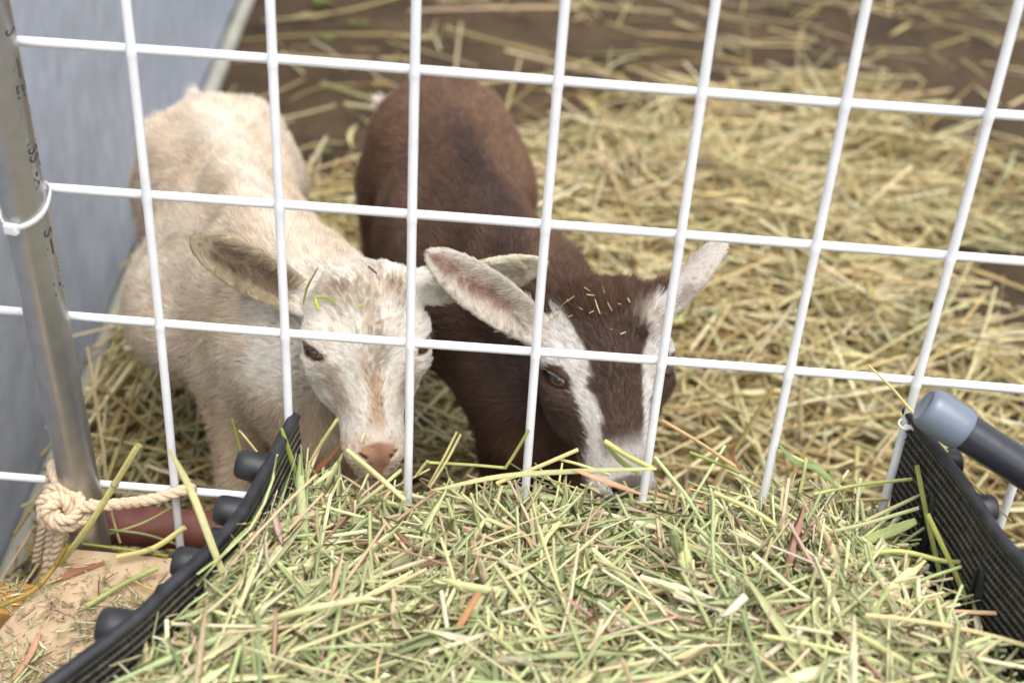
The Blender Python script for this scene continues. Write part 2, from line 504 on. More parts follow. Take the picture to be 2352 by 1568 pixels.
# ------------------------------------------------------------------ planks, red pipe
def build_wood():
    z = -.205
    a = np.array([-.3835, -.0375, z]); d = nz([-.022, -.1, 0]); sx = nz([1, -.02, 0])
    o = MB(); o.box(a - [0, 0, .036], sx * .62, d * .62, [0, 0, .036])
    p = o.build('wooden_plank', M_wood, None, a, bevel=.002); p.location = a
    tag(p, 'pale wide wooden plank strewn with chaff beside the black crate', 'plank')
    a2 = np.array([-.85, -.062, z - .008]); d2 = nz([1, -.03, 0])
    o = MB(); o.box(a2 - [0, 0, .075], d2 * .462, [0, -.036, 0], [0, 0, .075])
    p = o.build('wooden_beam', M_wood2, None, a2, bevel=.002); p.location = a2
    tag(p, 'narrow orange brown wooden beam at the far left behind the plank', 'beam')
    # legs keep the bench up
    for i, (x, y, w) in enumerate(((-.372, -.10, .04), (.19, -.10, .04))):
        o = MB(); o.box([x, y, GZ - .02], [w, 0, 0], [0, -w, 0], [0, 0, z - .036 - GZ + .02])
        q = o.build('leg', M_wood2, p if False else bpy.data.objects['wooden_plank'], a, bevel=.002)
    r0 = atY(246, 1203, .034); r1 = r0 + np.array([.30, .01, -.004])
    o = MB(); o.lathe(r0, r1 - r0, [(0, 0), (0, .015), (.003, .0185), (.13, .0185), (.133, .015), (.133, 0)], 28)
    p = o.build('red_pipe', M_red, None, r0); p.location = r0
    tag(p, 'dull red painted pipe lying behind the fence by the steel pole', 'pipe')
    o = MB()
build_wood()

# ------------------------------------------------------------------ crate
RIML = [(-.1945, .002, -.0785), (-.1986, -.0261, -.0795), (-.2043, -.0812, -.08), (-.2110, -.1291, -.08), (-.2264, -.1746, -.08), (-.2392, -.203, -.08), (-.2562, -.2431, -.08), (-.2890, -.2997, -.08), (-.33, -.37, -.08)]
RIMR = [(.3010, .004, -.028), (.3025, -.003, -.0285), (.3235, -.083, -.03), (.3330, -.136, -.03), (.3435, -.1724, -.03), (.362, -.235, -.03), (.384, -.31, -.03), (.40, -.37, -.03)]
def build_crate():
    base = np.array([.05, -.15, -.19])
    root = empty('crate', base, 'black plastic mesh crate heaped with hay against the fence', 'crate')
    L = catmull(RIML, 8); Rr = catmull(RIMR, 8)
    zL, zR = -.2, -.165
    def wall(rim, zb, out, name, lean):
        # bottom line, leaning in from the rim by `lean`
        bot = rim.copy(); bot[:, 2] = zb; bot[:, 0] += -out * lean
        s = np.concatenate([[0], np.cumsum(np.linalg.norm(np.diff(rim, axis=0), axis=1))])
        def P(t, h, d=0.0):
            """t metres along the rim, h 0 bottom..1 rim, d outwards"""
            a = np.array([np.interp(t, s, rim[:, i]) for i in range(3)]); b = np.array([np.interp(t, s, bot[:, i]) for i in range(3)])
            return b + (a - b) * h + np.array([out * d, 0, 0])
        w = MB(); Ln = s[-1]
        def bar(pts, wid, th):
            w.tube(pts, wid, 6, flat=th / wid)
        t = .0
        while t < Ln:                                     # fine vertical ribs
            r_ = .00150
            w.tube([P(t, .02, -.0012), P(t, .5, -.0012), P(t, .97, -.0012)], r_, 5, cap=False); t += .0040
        for h in np.linspace(.03, .95, 9):
            w.tube([P(t_, h + 0.0 * t_, .0006) for t_ in np.linspace(0, Ln, 26)], .0011, 5, cap=False)
        for t_ in np.arange(.036, Ln, .055):               # stouter posts
            w.tube([P(t_, 0), P(t_, .5), P(t_, 1)], .0024, 8)
        o = w.build(name, M_dusty, root, base)
        w = MB()
        for h in np.linspace(.05, .95, 17):                # dusty level ribs on the inner face
            w.tube([P(t_, h, -.0024) for t_ in np.linspace(0, Ln, 30)], .0010, 5, cap=False)
        w.build('lattice', M_lattice, o, base)
        # rim
        rm = MB(); rm.tube(rim, .0050, 14, flat=.9); rm.build('rim', M_black, o, base)
        # tall oval rings
        for t_ in np.arange(.062, Ln, .085):
            g = MB(); a = np.linspace(0, 2 * np.pi, 28)
            g.tube([P(t_, .5 + h_, -.0030) for h_ in (-.24, 0, .24)], .0052, 8, flat=.25); g.tube([P(t_ + .0065 * math.cos(x), .50 + .24 * math.sin(x), -.0034) for x in a], .0017, 8, cap=False)
            g.build('oval_ring', M_black, o, base)
        return P, Ln
    PL, LL = wall(L, zL, -1, 'mesh_wall', .010)
    PRr, LR = wall(Rr, zR, 1, 'mesh_wall', -.012)
    # left wall is closed on the outside: a solid skin
    sk = MB()
    for rim, zb, out in ((L, zL, -1),):
        bot = rim.copy(); bot[:, 2] = zb; bot[:, 0] += -out * .010
        n = len(rim); V = np.concatenate([rim + [out * .002, 0, 0], bot + [out * .002, 0, 0], rim + [out * .0035, 0, 0], bot + [out * .0035, 0, 0]])
        q = [[i, i + 1, n + i + 1, n + i] for i in range(n - 1)] + [[2 * n + i, 3 * n + i, 3 * n + i + 1, 2 * n + i + 1] for i in range(n - 1)]
        sk.add(V, q)
    sk.build('solid_skin', M_black, root, base)
    # floor
    fl = MB(); n = min(len(L), len(Rr)); A, B = [], []
    for t in np.linspace(0, 1, 20):
        A.append(PL(t * LL, 0)); B.append(PRr(t * LR, 0))
    A, B = np.array(A), np.array(B); V = np.concatenate([A, B, A - [0, 0, .003], B - [0, 0, .003]])
    fl.add(V, [[i, i + 1, 20 + i + 1, 20 + i] for i in range(19)] + [[40 + i, 60 + i, 61 + i, 41 + i] for i in range(19)])
    fl.build('floor_panel', M_black, root, base)
    # pegs on the outside of the walls: (pixel centre, size)
    def peg(p, axis, r, ln):
        axis = nz(axis); b = MB()
        b.lathe(p, axis, [(0, 0), (.0, r * 1.04), (ln * .6, r), (ln * .86, r * .95), (ln * .97, r * .80), (ln, r * .5), (ln * .99, 0)], 20)
        b.build('peg', M_black, root, base)
    for (x, y, z, r, ln) in ((596, 1076, -.088, .0120, .024), (528, 1180, -.096, .0120, .025), (460, 1243, -.104, .0095, .022),
                             (418, 1298, -.096, .0120, .025), (358, 1372, -.104, .009, .020), (285, 1448, -.096, .0135, .026)):
        p = atZ(x, y, z)
        i = np.argmin(np.abs(L[:, 1] - p[1])); x0 = L[i, 0] + .010 * (z + .08) / -.12
        p[0] = x0 - .0045
        peg(p, [-1, .05, .12], r, ln)
    for (t, z, r) in ((.045, -.052, .012), (.10, -.045, .011), (.165, -.047, .013), (.24, -.05, .013)):
        q = PRr(t, .86); peg(q + [.0045, 0, 0], [1, .05, .1], r, .02)
build_crate()

# ------------------------------------------------------------------ capped pipe and twist tie
def build_pipe():
    a = atY(2122, 929, -.052); b = atY(2352, 1078, -.072)
    ax = nz(b - a); b = a + ax * .5
    root = empty('handle_pipe', a, 'dark grey coated pipe with a blue grey end cap beside the crate', 'pipe')
    t = MB(); t.lathe(a, ax, [(.012, 0), (.012, .0143), (.5, .0143), (.5, 0)], 36); t.build('tube', M_pipe, root, a)
    c = MB(); R = .0168
    c.lathe(a, ax, [(.0012, 0), (.0011, R * .60), (.0004, R * .66), (.0, R * .74), (.0006, R * .84), (.0026, R * .94), (.007, R), (.03, R * 1.01), (.0345, R * 1.0), (.0352, R * .97), (.0352, .0145)], 40)
    c.build('end_cap', M_cap, root, a)
    k = atY(2079, 976, -.004)
    t = empty('twist_tie', k, 'white twisted wire tie holding the crate rim to the fence', 'wire tie')
    mb = MB()
    rope_mesh(mb, catmull([k + [-.001, -.002, .001], atY(2092, 980, -.01), atY(2101, 986, -.012), atY(2112, 998, -.013)]), .0019, 2, .007, 8, .0005)
    ring = [k + np.array([.0052 * math.cos(x), .0052 * math.sin(x), .0012 * math.sin(x) + .001]) for x in np.linspace(0, 2 * np.pi, 24)]
    mb.tube(ring, .0009, 8, cap=False)
    mb.build('twisted_wire', M_white, t, k)
build_pipe()

# ------------------------------------------------------------------ goats: one continuous surface each, grown from blended volumes
class Field:
    def __init__(s, lo, hi, h):
        s.lo = np.array(lo, float); s.h = h
        s.n = np.ceil((np.array(hi, float) - s.lo) / h).astype(int) + 1
        s.D = np.full(s.n, 1.0, np.float32)
    def sub(s, lo, hi):
        a = np.clip(np.floor((np.minimum(lo, hi) - s.lo) / s.h).astype(int), 0, s.n - 1)
        b = np.clip(np.ceil((np.maximum(lo, hi) - s.lo) / s.h).astype(int) + 1, 1, s.n)
        if np.any(b <= a): return None, None
        g = [s.lo[i] + s.h * np.arange(a[i], b[i]) for i in range(3)]
        X, Y, Z = np.meshgrid(*g, indexing='ij', sparse=True)
        return (slice(a[0], b[0]), slice(a[1], b[1]), slice(a[2], b[2])), (X, Y, Z)
    def smin(s, sl, d, k):
        a = s.D[sl]
        if k <= 0: s.D[sl] = np.minimum(a, d); return
        h = np.maximum(k - np.abs(a - d), 0) / k
        s.D[sl] = np.minimum(a, d) - h * h * k * .25
    def cone(s, p0, p1, r0, r1, k=.02):
        p0, p1 = np.asarray(p0, float), np.asarray(p1, float); R = max(r0, r1) + k + 2 * s.h
        sl, g = s.sub(np.minimum(p0, p1) - R, np.maximum(p0, p1) + R)
        if sl is None: return
        d = p1 - p0; L2 = d @ d
        t = np.clip(((g[0] - p0[0]) * d[0] + (g[1] - p0[1]) * d[1] + (g[2] - p0[2]) * d[2]) / L2, 0, 1)
        q = np.sqrt((g[0] - p0[0] - t * d[0]) ** 2 + (g[1] - p0[1] - t * d[1]) ** 2 + (g[2] - p0[2] - t * d[2]) ** 2)
        s.smin(sl, (q - (r0 + (r1 - r0) * t)).astype(np.float32), k)
    def ell(s, c, axes, r, k=.02, carve=False):
        c = np.asarray(c, float); A = np.asarray(axes, float); r = np.asarray(r, float); R = r.max() + k + 2 * s.h
        sl, g = s.sub(c - R, c + R)
        if sl is None: return
        q = [(A[i][0] * (g[0] - c[0]) + A[i][1] * (g[1] - c[1]) + A[i][2] * (g[2] - c[2])) for i in range(3)]
        k0 = np.sqrt(sum((q[i] / r[i]) ** 2 for i in range(3))); k1 = np.sqrt(sum((q[i] / r[i] ** 2) ** 2 for i in range(3)))
        d = (k0 * (k0 - 1) / np.maximum(k1, 1e-6)).astype(np.float32)
        if not carve: s.smin(sl, d, k)
        else:
            a = -s.D[sl]; h = np.maximum(k - np.abs(a - d), 0) / max(k, 1e-6)
            s.D[sl] = -(np.minimum(a, d) - h * h * k * .25)
    def balls(s, P, r, k=0):
        for p, rr in zip(P, r):
            s.cone(p, p + 1e-6, rr, rr, k)
    def mesh(s):
        """surface nets"""
        D = s.D; S = D < 0
        c = np.zeros(tuple(s.n - 1), np.int8)
        for i in (0, 1):
            for j in (0, 1):
                for k in (0, 1):
                    c += S[i:s.n[0] - 1 + i, j:s.n[1] - 1 + j, k:s.n[2] - 1 + k]
        idx = np.argwhere((c > 0) & (c < 8))
        num = -np.ones(c.shape, np.int64); num[tuple(idx.T)] = np.arange(len(idx))
        acc = np.zeros((len(idx), 3)); cnt = np.zeros(len(idx))
        corners = [(i, j, k) for i in (0, 1) for j in (0, 1) for k in (0, 1)]
        for a in corners:
            for ax in range(3):
                if a[ax] == 0:
                    b = list(a); b[ax] = 1
                    va = D[tuple((idx + a).T)].astype(float); vb = D[tuple((idx + b).T)].astype(float)
                    mk = (va < 0) != (vb < 0)
                    t = np.where(mk, va / np.where(mk, va - vb, 1), 0)
                    p = np.array(a, float)[None] + t[:, None] * np.eye(3)[ax]
                    acc += p * mk[:, None]; cnt += mk
        V = s.lo + s.h * (idx + acc / cnt[:, None])
        Q = []
        for ax in range(3):
            o1, o2 = (ax + 1) % 3, (ax + 2) % 3
            sa = [slice(1, -1)] * 3; sb = [slice(1, -1)] * 3
            sa[ax] = slice(0, s.n[ax] - 1); sb[ax] = slice(1, s.n[ax])
            A, B = S[tuple(sa)], S[tuple(sb)]
            e = np.argwhere(A != B)
            if not len(e): continue
            flip = A[tuple(e.T)]
            off = np.ones(3, int); off[ax] = 0
            e = e + off
            def cell(d1, d2):
                f = e.copy(); f[:, o1] -= d1; f[:, o2] -= d2; return num[tuple(f.T)]
            q = np.stack([cell(1, 1), cell(0, 1), cell(0, 0), cell(1, 0)], 1)
            q[~flip] = q[~flip][:, ::-1]
            Q.append(q)
        return V, np.concatenate(Q)

def vnormals(V, Q):
    N = np.zeros_like(V)
    fn = np.cross(V[Q[:, 2]] - V[Q[:, 0]], V[Q[:, 3]] - V[Q[:, 1]])
    for i in range(4): np.add.at(N, Q[:, i], fn)
    return N / (np.linalg.norm(N, axis=1)[:, None] + 1e-12)

def fur_curves(name, roots, normals, comb, length, col, lift, radius, mat, parent, base, npts=5, droop=.0, lock=None):
    n = len(roots)
    c = comb - normals * np.sum(comb * normals, 1)[:, None]
    c = c / (np.linalg.norm(c, axis=1)[:, None] + 1e-9)
    P = np.empty((n, npts, 3), np.float32); pos = roots - normals * .0006
    P[:, 0] = pos
    for i in range(1, npts):
        a = lift * (1.25 - .75 * i / (npts - 1))
        d = c * np.cos(a)[:, None] + normals * np.sin(a)[:, None]
        d[:, 2] -= droop * i / npts
        pos = pos + d * (length / (npts - 1))[:, None]
        P[:, i] = pos
    if lock is not None:
        lead, pull = lock
        for i in range(1, npts):
            f = (i / (npts - 1)) ** 1.3 * pull
            P[:, i] += (P[lead, i] - P[:, i]) * f[:, None]
    P -= np.asarray(base, np.float32)
    cv = bpy.data.hair_curves.new(name)
    cv.add_curves([npts] * n)
    cv.attributes['position'].data.foreach_set('vector', P.ravel())
    ra = cv.attributes.get('radius') or cv.attributes.new('radius', 'FLOAT', 'POINT')
    tap = np.linspace(1, .25, npts)[None, :] * np.broadcast_to(np.asarray(radius), (n,))[:, None]
    ra.data.foreach_set('value', tap.astype(np.float32).ravel())
    ca = cv.attributes.new('Col', 'FLOAT_COLOR', 'CURVE')
    c4 = np.ones((n, 4), np.float32); c4[:, :3] = col
    ca.data.foreach_set('color', c4.ravel())
    o = bpy.data.objects.new(name, cv); cv.materials.append(mat)
    return link(o, parent)

M_fur = mat('goat_fur', (.5, .4, .3), .5, spec=.3, attr='Col', translucent=.36)
M_eye = mat('goat_eye', (.3, .15, .05), .04, spec=.8, attr='Col', coat=1)

class Ear:
    def __init__(s, base, tip, wdir, facing, half, cup, sag=0.0, tilt_base=.5, curl=0.0):
        s.b, s.t = np.asarray(base, float), np.asarray(tip, float); ax = nz(s.t - s.b)
        w = np.asarray(wdir, float); w = nz(w - ax * (w @ ax)); f = np.asarray(facing, float); f = nz(f - ax * (f @ ax) - w * (f @ w))
        s.ax, s.w, s.f, s.half, s.cup, s.sag, s.curl = ax, w, f, half, cup, sag, curl
    def hw(s, u):
        u = np.asarray(u, float)
        return s.half * np.where(u < .45, .60 + .40 * np.sin(np.clip(u / .45, 0, 1) * np.pi / 2), np.sqrt(np.clip(1 - ((u - .45) / .555) ** 2.2, 0, 1)))
    def pt(s, u, v):
        u, v = np.asarray(u, float), np.asarray(v, float)
        h = s.hw(u); cupu = s.cup * (1.6 - 1.3 * u)
        return s.b + (s.t - s.b) * u[..., None] + s.w * (h * v)[..., None] + s.f * (cupu * h * v * v - s.sag * np.sin(u * np.pi) * 1.0 + s.curl * h * v)[..., None]
    def samples(s, nu=58, nv=25):
        U, Vv = np.meshgrid(np.linspace(0, 1, nu), np.linspace(-1, 1, nv), indexing='ij')
        P = s.pt(U.ravel(), Vv.ravel()); r = .0026 - .0006 * np.abs(Vv.ravel()) - .0003 * U.ravel() + .002 * np.clip(.25 - U.ravel(), 0, 1)
        return P, r, U.ravel(), Vv.ravel()

def make_goat(cfg):
    name_label = cfg['label']; base = np.array(cfg['base'], float)
    root = empty('goat', base, name_label, 'goat')
    O, A_ = cfg['O'], nz(cfg['nose'] - cfg['O'])
    s0 = RIGHT - A_ * (RIGHT @ A_); s0 = nz(s0)
    n0 = np.cross(A_, s0)
    if n0 @ FWD > 0: n0 = -n0
    # roll in the picture plane is in A_; yaw turns the face towards picture right
    yw = math.radians(cfg['yaw'])
    N = n0 * math.cos(yw) + s0 * math.sin(yw); Sx = s0 * math.cos(yw) - n0 * math.sin(yw)
    # pitch tips the nose away from / towards the viewer
    pt_ = math.radians(cfg.get('pitch', 0)); A = A_ * math.cos(pt_) - N * math.sin(pt_); N = N * math.cos(pt_) + A_ * math.sin(pt_)
    k_ = cfg['scale']; ws = cfg['wide']
    def H(s, a, n): return O + (Sx * s * ws + A * a + N * n) * k_
    HA = np.array([Sx, A, N])
    F = Field(cfg['lo'], cfg['hi'], cfg['h'])
    for p in cfg['body']:
        if p[0] == 'c': F.cone(p[1], p[2], p[3], p[4], p[5])
        else:
            ax = p[2]; y = nz(ax); x = nz(np.cross(y, [0, 0, 1])); z = np.cross(x, y)
            F.ell(p[1], [x, y, z], p[3], p[4])
    # head
    E = lambda s, a, n, r, k=.012: F.ell(H(s, a, n), HA, np.array(r) * k_ * [ws, 1, 1], k * k_)
    K = lambda a, b, r0, r1, k=.012: F.cone(H(*a), H(*b), r0 * k_, r1 * k_, k * k_)
    # neck to head
    F.cone(cfg['neck'], H(0, -.025, -.062), cfg['neck_r'], .042 * k_, .03)
    E(0, -.026, -.040, (.0425, .046, .036), .01)
    E(0, -.036, -.022, (.034, .034, .022), .02)
    for sg in (-1, 1): K((sg * .006, 0, -.032), (sg * .003, .080, -.030), .0325, .0205)
    K((0, -.01, -.0150), (0, .080, -.0135), .0160, .0125, .014)
    E(0, .088, -.031, (.0215, .024, .0235), .014)
    E(0, .104, -.036, (.0150, .014, .0150), .012)
    E(0, .098, -.053, (.0130, .018, .0120), .010)
    K((-.016, .01, -.062), (-.006, .082, -.046), .0205, .0135)
    K((.016, .01, -.062), (.006, .082, -.046), .0205, .0135)
    for sg in (-1, 1):
        E(sg * .023, .018, -.046, (.0185, .034, .028), .014)
        E(sg * .0335, -.010, -.0185, (.0145, .018, .0145), .012)     # brow
        E(sg * .034, .016, -.024, (.011, .012, .012), .012)          # lower lid
        E(sg * .0175, -.056, -.014, (.012, .013, .012), .010)        # horn bud swelling
        E(sg * .011, .094, -.0175, (.0095, .010, .0105), .008)       # nostril wing
    # nostrils, mouth line
    for sg in (-1, 1):
        ax = [nz(Sx * .75 + A * .45 * -sg * 0 + N * .0 + A * (.55 * -sg) * sg), A, N]
        c = H(sg * .0108, .0955, -.0125)
        x = nz(Sx * sg * .8 - A * .6); z = N; y = np.cross(z, x)
        F.ell(c, [x, y, z], np.array([.0072, .0026, .0065]) * k_, .002, True)
        F.ell(H(sg * .015, .104, -.0475), HA, np.array([.012, .0200, .0014]) * k_, .003, True)
    # eyes
    eyes = []
    for sg in (-1, 1):
        ec = H(sg * .0335, .002, -.0235); out = nz(Sx * sg * .80 + N * .60 + A * .02)
        back = nz(np.cross(out, A) * sg)                               # along the lid slit
        tng = nz(-Sx * sg * .6 + N * .8); tng = nz(tng - out * (tng @ out)); dn = nz(A - out * (A @ out) - tng * (A @ tng)); slit = nz(tng * .80 + dn * .60); lid = nz(dn * .80 - tng * .60)
        eyes.append((ec, out, slit, lid, sg))
        F.ell(ec, [slit, lid, out], np.array([.0150, .0140, .0150]) * k_, .010 * k_)
        F.ell(ec + out * .0130 * k_, [slit, lid, out], np.array([.0118, .0050, .0120]) * k_, .0030 * k_, True)
    # ears
    ears = [Ear(**e) for e in cfg['ears']]
    eP, eU, eV, eI = [], [], [], []
    for i, e in enumerate(ears):
        P, r, u, v = e.samples(); F.balls(P, r, .0015); eP.append(P); eU.append(u); eV.append(v); eI.append(np.full(len(u), i))
        # thick root blending into the skull
        F.cone(e.pt(np.array(.0), np.array(0.)) - e.ax * .016, e.pt(np.array(.10), np.array(0.)) - e.f * .003, .017, .011, .012)
    eP, eU, eV, eI = map(np.concatenate, (eP, eU, eV, eI))
    V, Q = F.mesh()
    Nn = vnormals(V, Q)
    # ---- per vertex fields
    L = np.stack([(V - O) @ Sx / ws, (V - O) @ A, (V - O) @ N], 1) / k_
    nv = len(V)
    near = (np.abs(L) < .30).all(1)
    kd = KDTree(len(eP))
    for i, p in enumerate(eP): kd.insert(p, i)
    kd.balance()
    ed = np.full(nv, 1.0); eu = np.zeros(nv); ev = np.zeros(nv); ei = np.zeros(nv, int)
    for i in np.flatnonzero(near):
        _, j, d = kd.find(V[i]); ed[i] = d; eu[i] = eU[j]; ev[i] = eV[j]; ei[i] = eI[j]
    ear = (ed < .0075)
    earw = smooth(.012, .004, ed) * smooth(.0, .12, eu + .02)
    inner = np.zeros(nv)
    for i, e in enumerate(ears):
        mk = ear & (ei == i)
        # the inner face looks towards the facing side, allowing for the cup
        P = V[mk]; surf = e.pt(eu[mk], ev[mk]); inner[mk] = ((P - surf) @ e.f > .0004) & (eu[mk] > .04)
    head = smooth(-.105, -.06, L[:, 1]) * smooth(-.125, -.085, L[:, 2]) * smooth(.10, .07, np.abs(L[:, 0]))
    head = np.maximum(head, ear)
    d_eye = np.full(nv, 1.0); de2 = np.full(nv, 1.0)
    for ec, out, slit, lid, sg in eyes:
        q = V - (ec + out * .0130 * k_)
        q = np.stack([q @ slit / .0118, q @ lid / .0050, q @ out / .012], 1) / k_
        d_eye = np.minimum(d_eye, np.abs(np.linalg.norm(q, axis=1)) - 1)
    nose = smooth(.0825, .0855, L[:, 1] - .25 * np.abs(L[:, 0])) * smooth(.001, -.001, np.abs(L[:, 0]) - np.interp(L[:, 1], [.08, .092, .112], [.0122, .0132, .004])) * smooth(-.042, -.036, L[:, 2])
    col, hide, length, dens, comb = cfg['coat'](dict(V=V, L=L, N=Nn, ear=ear, earw=earw, inner=inner, eu=eu, ev=ev, ei=ei, head=head, d_eye=d_eye, nose=nose, ears=ears, Sx=Sx, A=A, Nx=N))
    body = mesh_np('body', V, Q, None, M_hide, root, hide, True, base)
    # ---- fur
    T = np.concatenate([Q[:, [0, 1, 2]], Q[:, [0, 2, 3]]])
    ar = .5 * np.linalg.norm(np.cross(V[T[:, 1]] - V[T[:, 0]], V[T[:, 2]] - V[T[:, 0]]), axis=1)
    fd = dens[T].mean(1) * ar
    tot = int(fd.sum()); cum = np.cumsum(fd) / fd.sum()
    f = np.searchsorted(cum, rng.random(tot)); f = np.clip(f, 0, len(T) - 1)
    b = rng.random((tot, 2)); sw = b.sum(1) > 1; b[sw] = 1 - b[sw]; w = np.stack([1 - b.sum(1), b[:, 0], b[:, 1]], 1)
    def ip(X):
        X = np.asarray(X, float)
        return (X[T[f]] * (w[..., None] if X.ndim == 2 else w)).sum(1)
    R_, Nr, C_, Ln, Cm = ip(V), ip(Nn), ip(col), ip(length), ip(comb)
    Nr /= np.linalg.norm(Nr, axis=1)[:, None] + 1e-9
    # tufts: the same wandering for neighbours
    tu = np.stack([noise3(R_, 55, cfg['seed'] + i, 3) for i in range(3)], 1)
    Cm = Cm / (np.linalg.norm(Cm, axis=1)[:, None] + 1e-9) + tu * .45 + rng.normal(size=R_.shape) * .13
    br = 1 + .17 * noise3(R_, 170, cfg['seed'] + 9, 2) + rng.normal(size=tot) * .20
    C_ = np.clip(C_ * br[:, None], .004, .95)
    # neighbouring hairs gather into small locks
    hdr = ip(head)
    ncl = max(200, int(tot / cfg.get('lock', 22))); ci = rng.choice(tot, ncl, replace=False)
    ck = KDTree(ncl)
    for i_, j_ in enumerate(ci): ck.insert(R_[j_], i_)
    ck.balance()
    own = np.array([ck.find(p)[1] for p in R_]); cc_ = ci[own]
    C_ = np.clip(C_ * (1 + (rng.normal(size=ncl)[own] * (.045 + .035 * hdr))[:, None]), .004, .95)
    lift = np.clip(.34 + rng.normal(size=tot) * .16 + .12 * noise3(R_, 90, cfg['seed'] + 5, 2), .08, 1.2)
    Ln = Ln * np.clip(1 + rng.normal(size=tot) * .22, .35, 1.7)
    rad = np.where(Ln > .009, .00018, .00013)
    pull = (.22 + .38 * hdr) * smooth(.0, .25, rng.random(tot)) 
    fur_curves('fur', R_, Nr, Cm, Ln, C_, lift, rad, M_fur, root, base, lock=(cc_, pull))
    # ---- eyes
    for ec, out, slit, lid, sg in eyes:
        R = .0125 * k_; c = ec + out * (.0150 - .0125 - .0026) * k_
        nu, nvv = 64, 40
        th = np.linspace(0, np.pi, nvv); ph = np.linspace(0, 2 * np.pi, nu, endpoint=False)
        TT, PP = np.meshgrid(th, ph, indexing='ij')
        X = np.sin(TT) * np.cos(PP); Y = np.sin(TT) * np.sin(PP); Z = np.cos(TT)
        P = c + R * (X[..., None] * slit + Y[..., None] * lid + Z[..., None] * out)
        rr = np.sqrt(X ** 2 + Y ** 2)
        iris = np.array(lin(116, 84, 50)); rim = np.array(lin(52, 30, 16)); wht = np.array(lin(70, 48, 34))
        cc = np.where((rr < .80)[..., None], iris * (1 + .25 * np.sin(PP * 19 + 3 * np.sin(PP * 5)))[..., None], rim)
        cc = np.where(((rr > .92) | (Z < 0))[..., None], wht, cc)
        pup = (np.abs(X) < .50) & (np.abs(Y + .06) < .26 * np.sqrt(np.clip(1 - (X / .52) ** 4, 0, 1)) + .02) & (Z > 0)
        cc = np.where(pup[..., None], np.array([.006, .007, .010]), cc)
        i, j = np.meshgrid(np.arange(nvv - 1), np.arange(nu), indexing='ij'); i, j = i.ravel(), j.ravel(); j2 = (j + 1) % nu
        q = np.stack([i * nu + j, (i + 1) * nu + j, (i + 1) * nu + j2, i * nu + j2], 1)
        eye_o = mesh_np('eye', P.reshape(-1, 3), q, None, M_eye, root, cc.reshape(-1, 3), True, base)
        # upper lashes
        a = rng.uniform(-1, 1, 46)
        rt = ec + out * .0150 * k_ + (slit * (a * .0098)[:, None] - lid * (.0050 * np.sqrt(1 - (a * .9) ** 2))[:, None]) * k_ - out * (.0035 * a * a)[:, None] * k_
        fur_curves('eyelash', rt, np.tile(-lid, (46, 1)), out + slit * (a * .7)[:, None] + lid * .45 + rng.normal(size=(46, 3)) * .1, rng.uniform(.006, .011, 46), np.tile(cfg['lash'], (46, 1)), np.full(46, .15), .00013, M_fur, eye_o, base)
    return dict(root=root, base=base, V=V, Q=Q, H=H, bvh=None, A=A, N=N, S=Sx)

def comb_body(g, back):
    c = np.tile(nz(back), (len(g['V']), 1)) + np.array([0, 0, -.55]) * smooth(.95, .3, np.abs(g['N'][:, 2]))[:, None]
    return c
def comb_head(g):
    L = g['L']
    c = -g['A'] * 1.0 + g['Sx'] * (L[:, 0] / .03)[:, None] * .75 - g['Nx'] * .25
    return c
def comb_all(g, back):
    c = comb_body(g, back); h = g['head'][:, None]
    c = c * (1 - h) + comb_head(g) * h
    for i, e in enumerate(g['ears']):
        mk = g['ear'] & (g['ei'] == i)
        vin = e.w * (-np.sign(g['ev'][mk]) * .9)[:, None] * g['inner'][mk][:, None]
        c[mk] = e.ax + vin
    return c

def common(g, col, hide, body_len, face_len, dens_body, dens_face):
    hd = g['head']
    length = body_len * (1 - hd) + face_len * hd
    L = g['L']
    length = length * (1 - .45 * smooth(.03, .085, L[:, 1]) * hd)
    length = np.where(g['ear'], .0036, length)
    dens = dens_body * (1 - hd) + dens_face * hd
    dens = np.where(g['V'][:, 2] < -.30, dens * .3, dens)
    lid = smooth(.42, .08, g['d_eye'])
    length = length * (1 - .6 * smooth(.9, .2, g['d_eye']))
    dens = dens * (1 - lid) * (1 - .97 * g['nose'])
    return length, dens

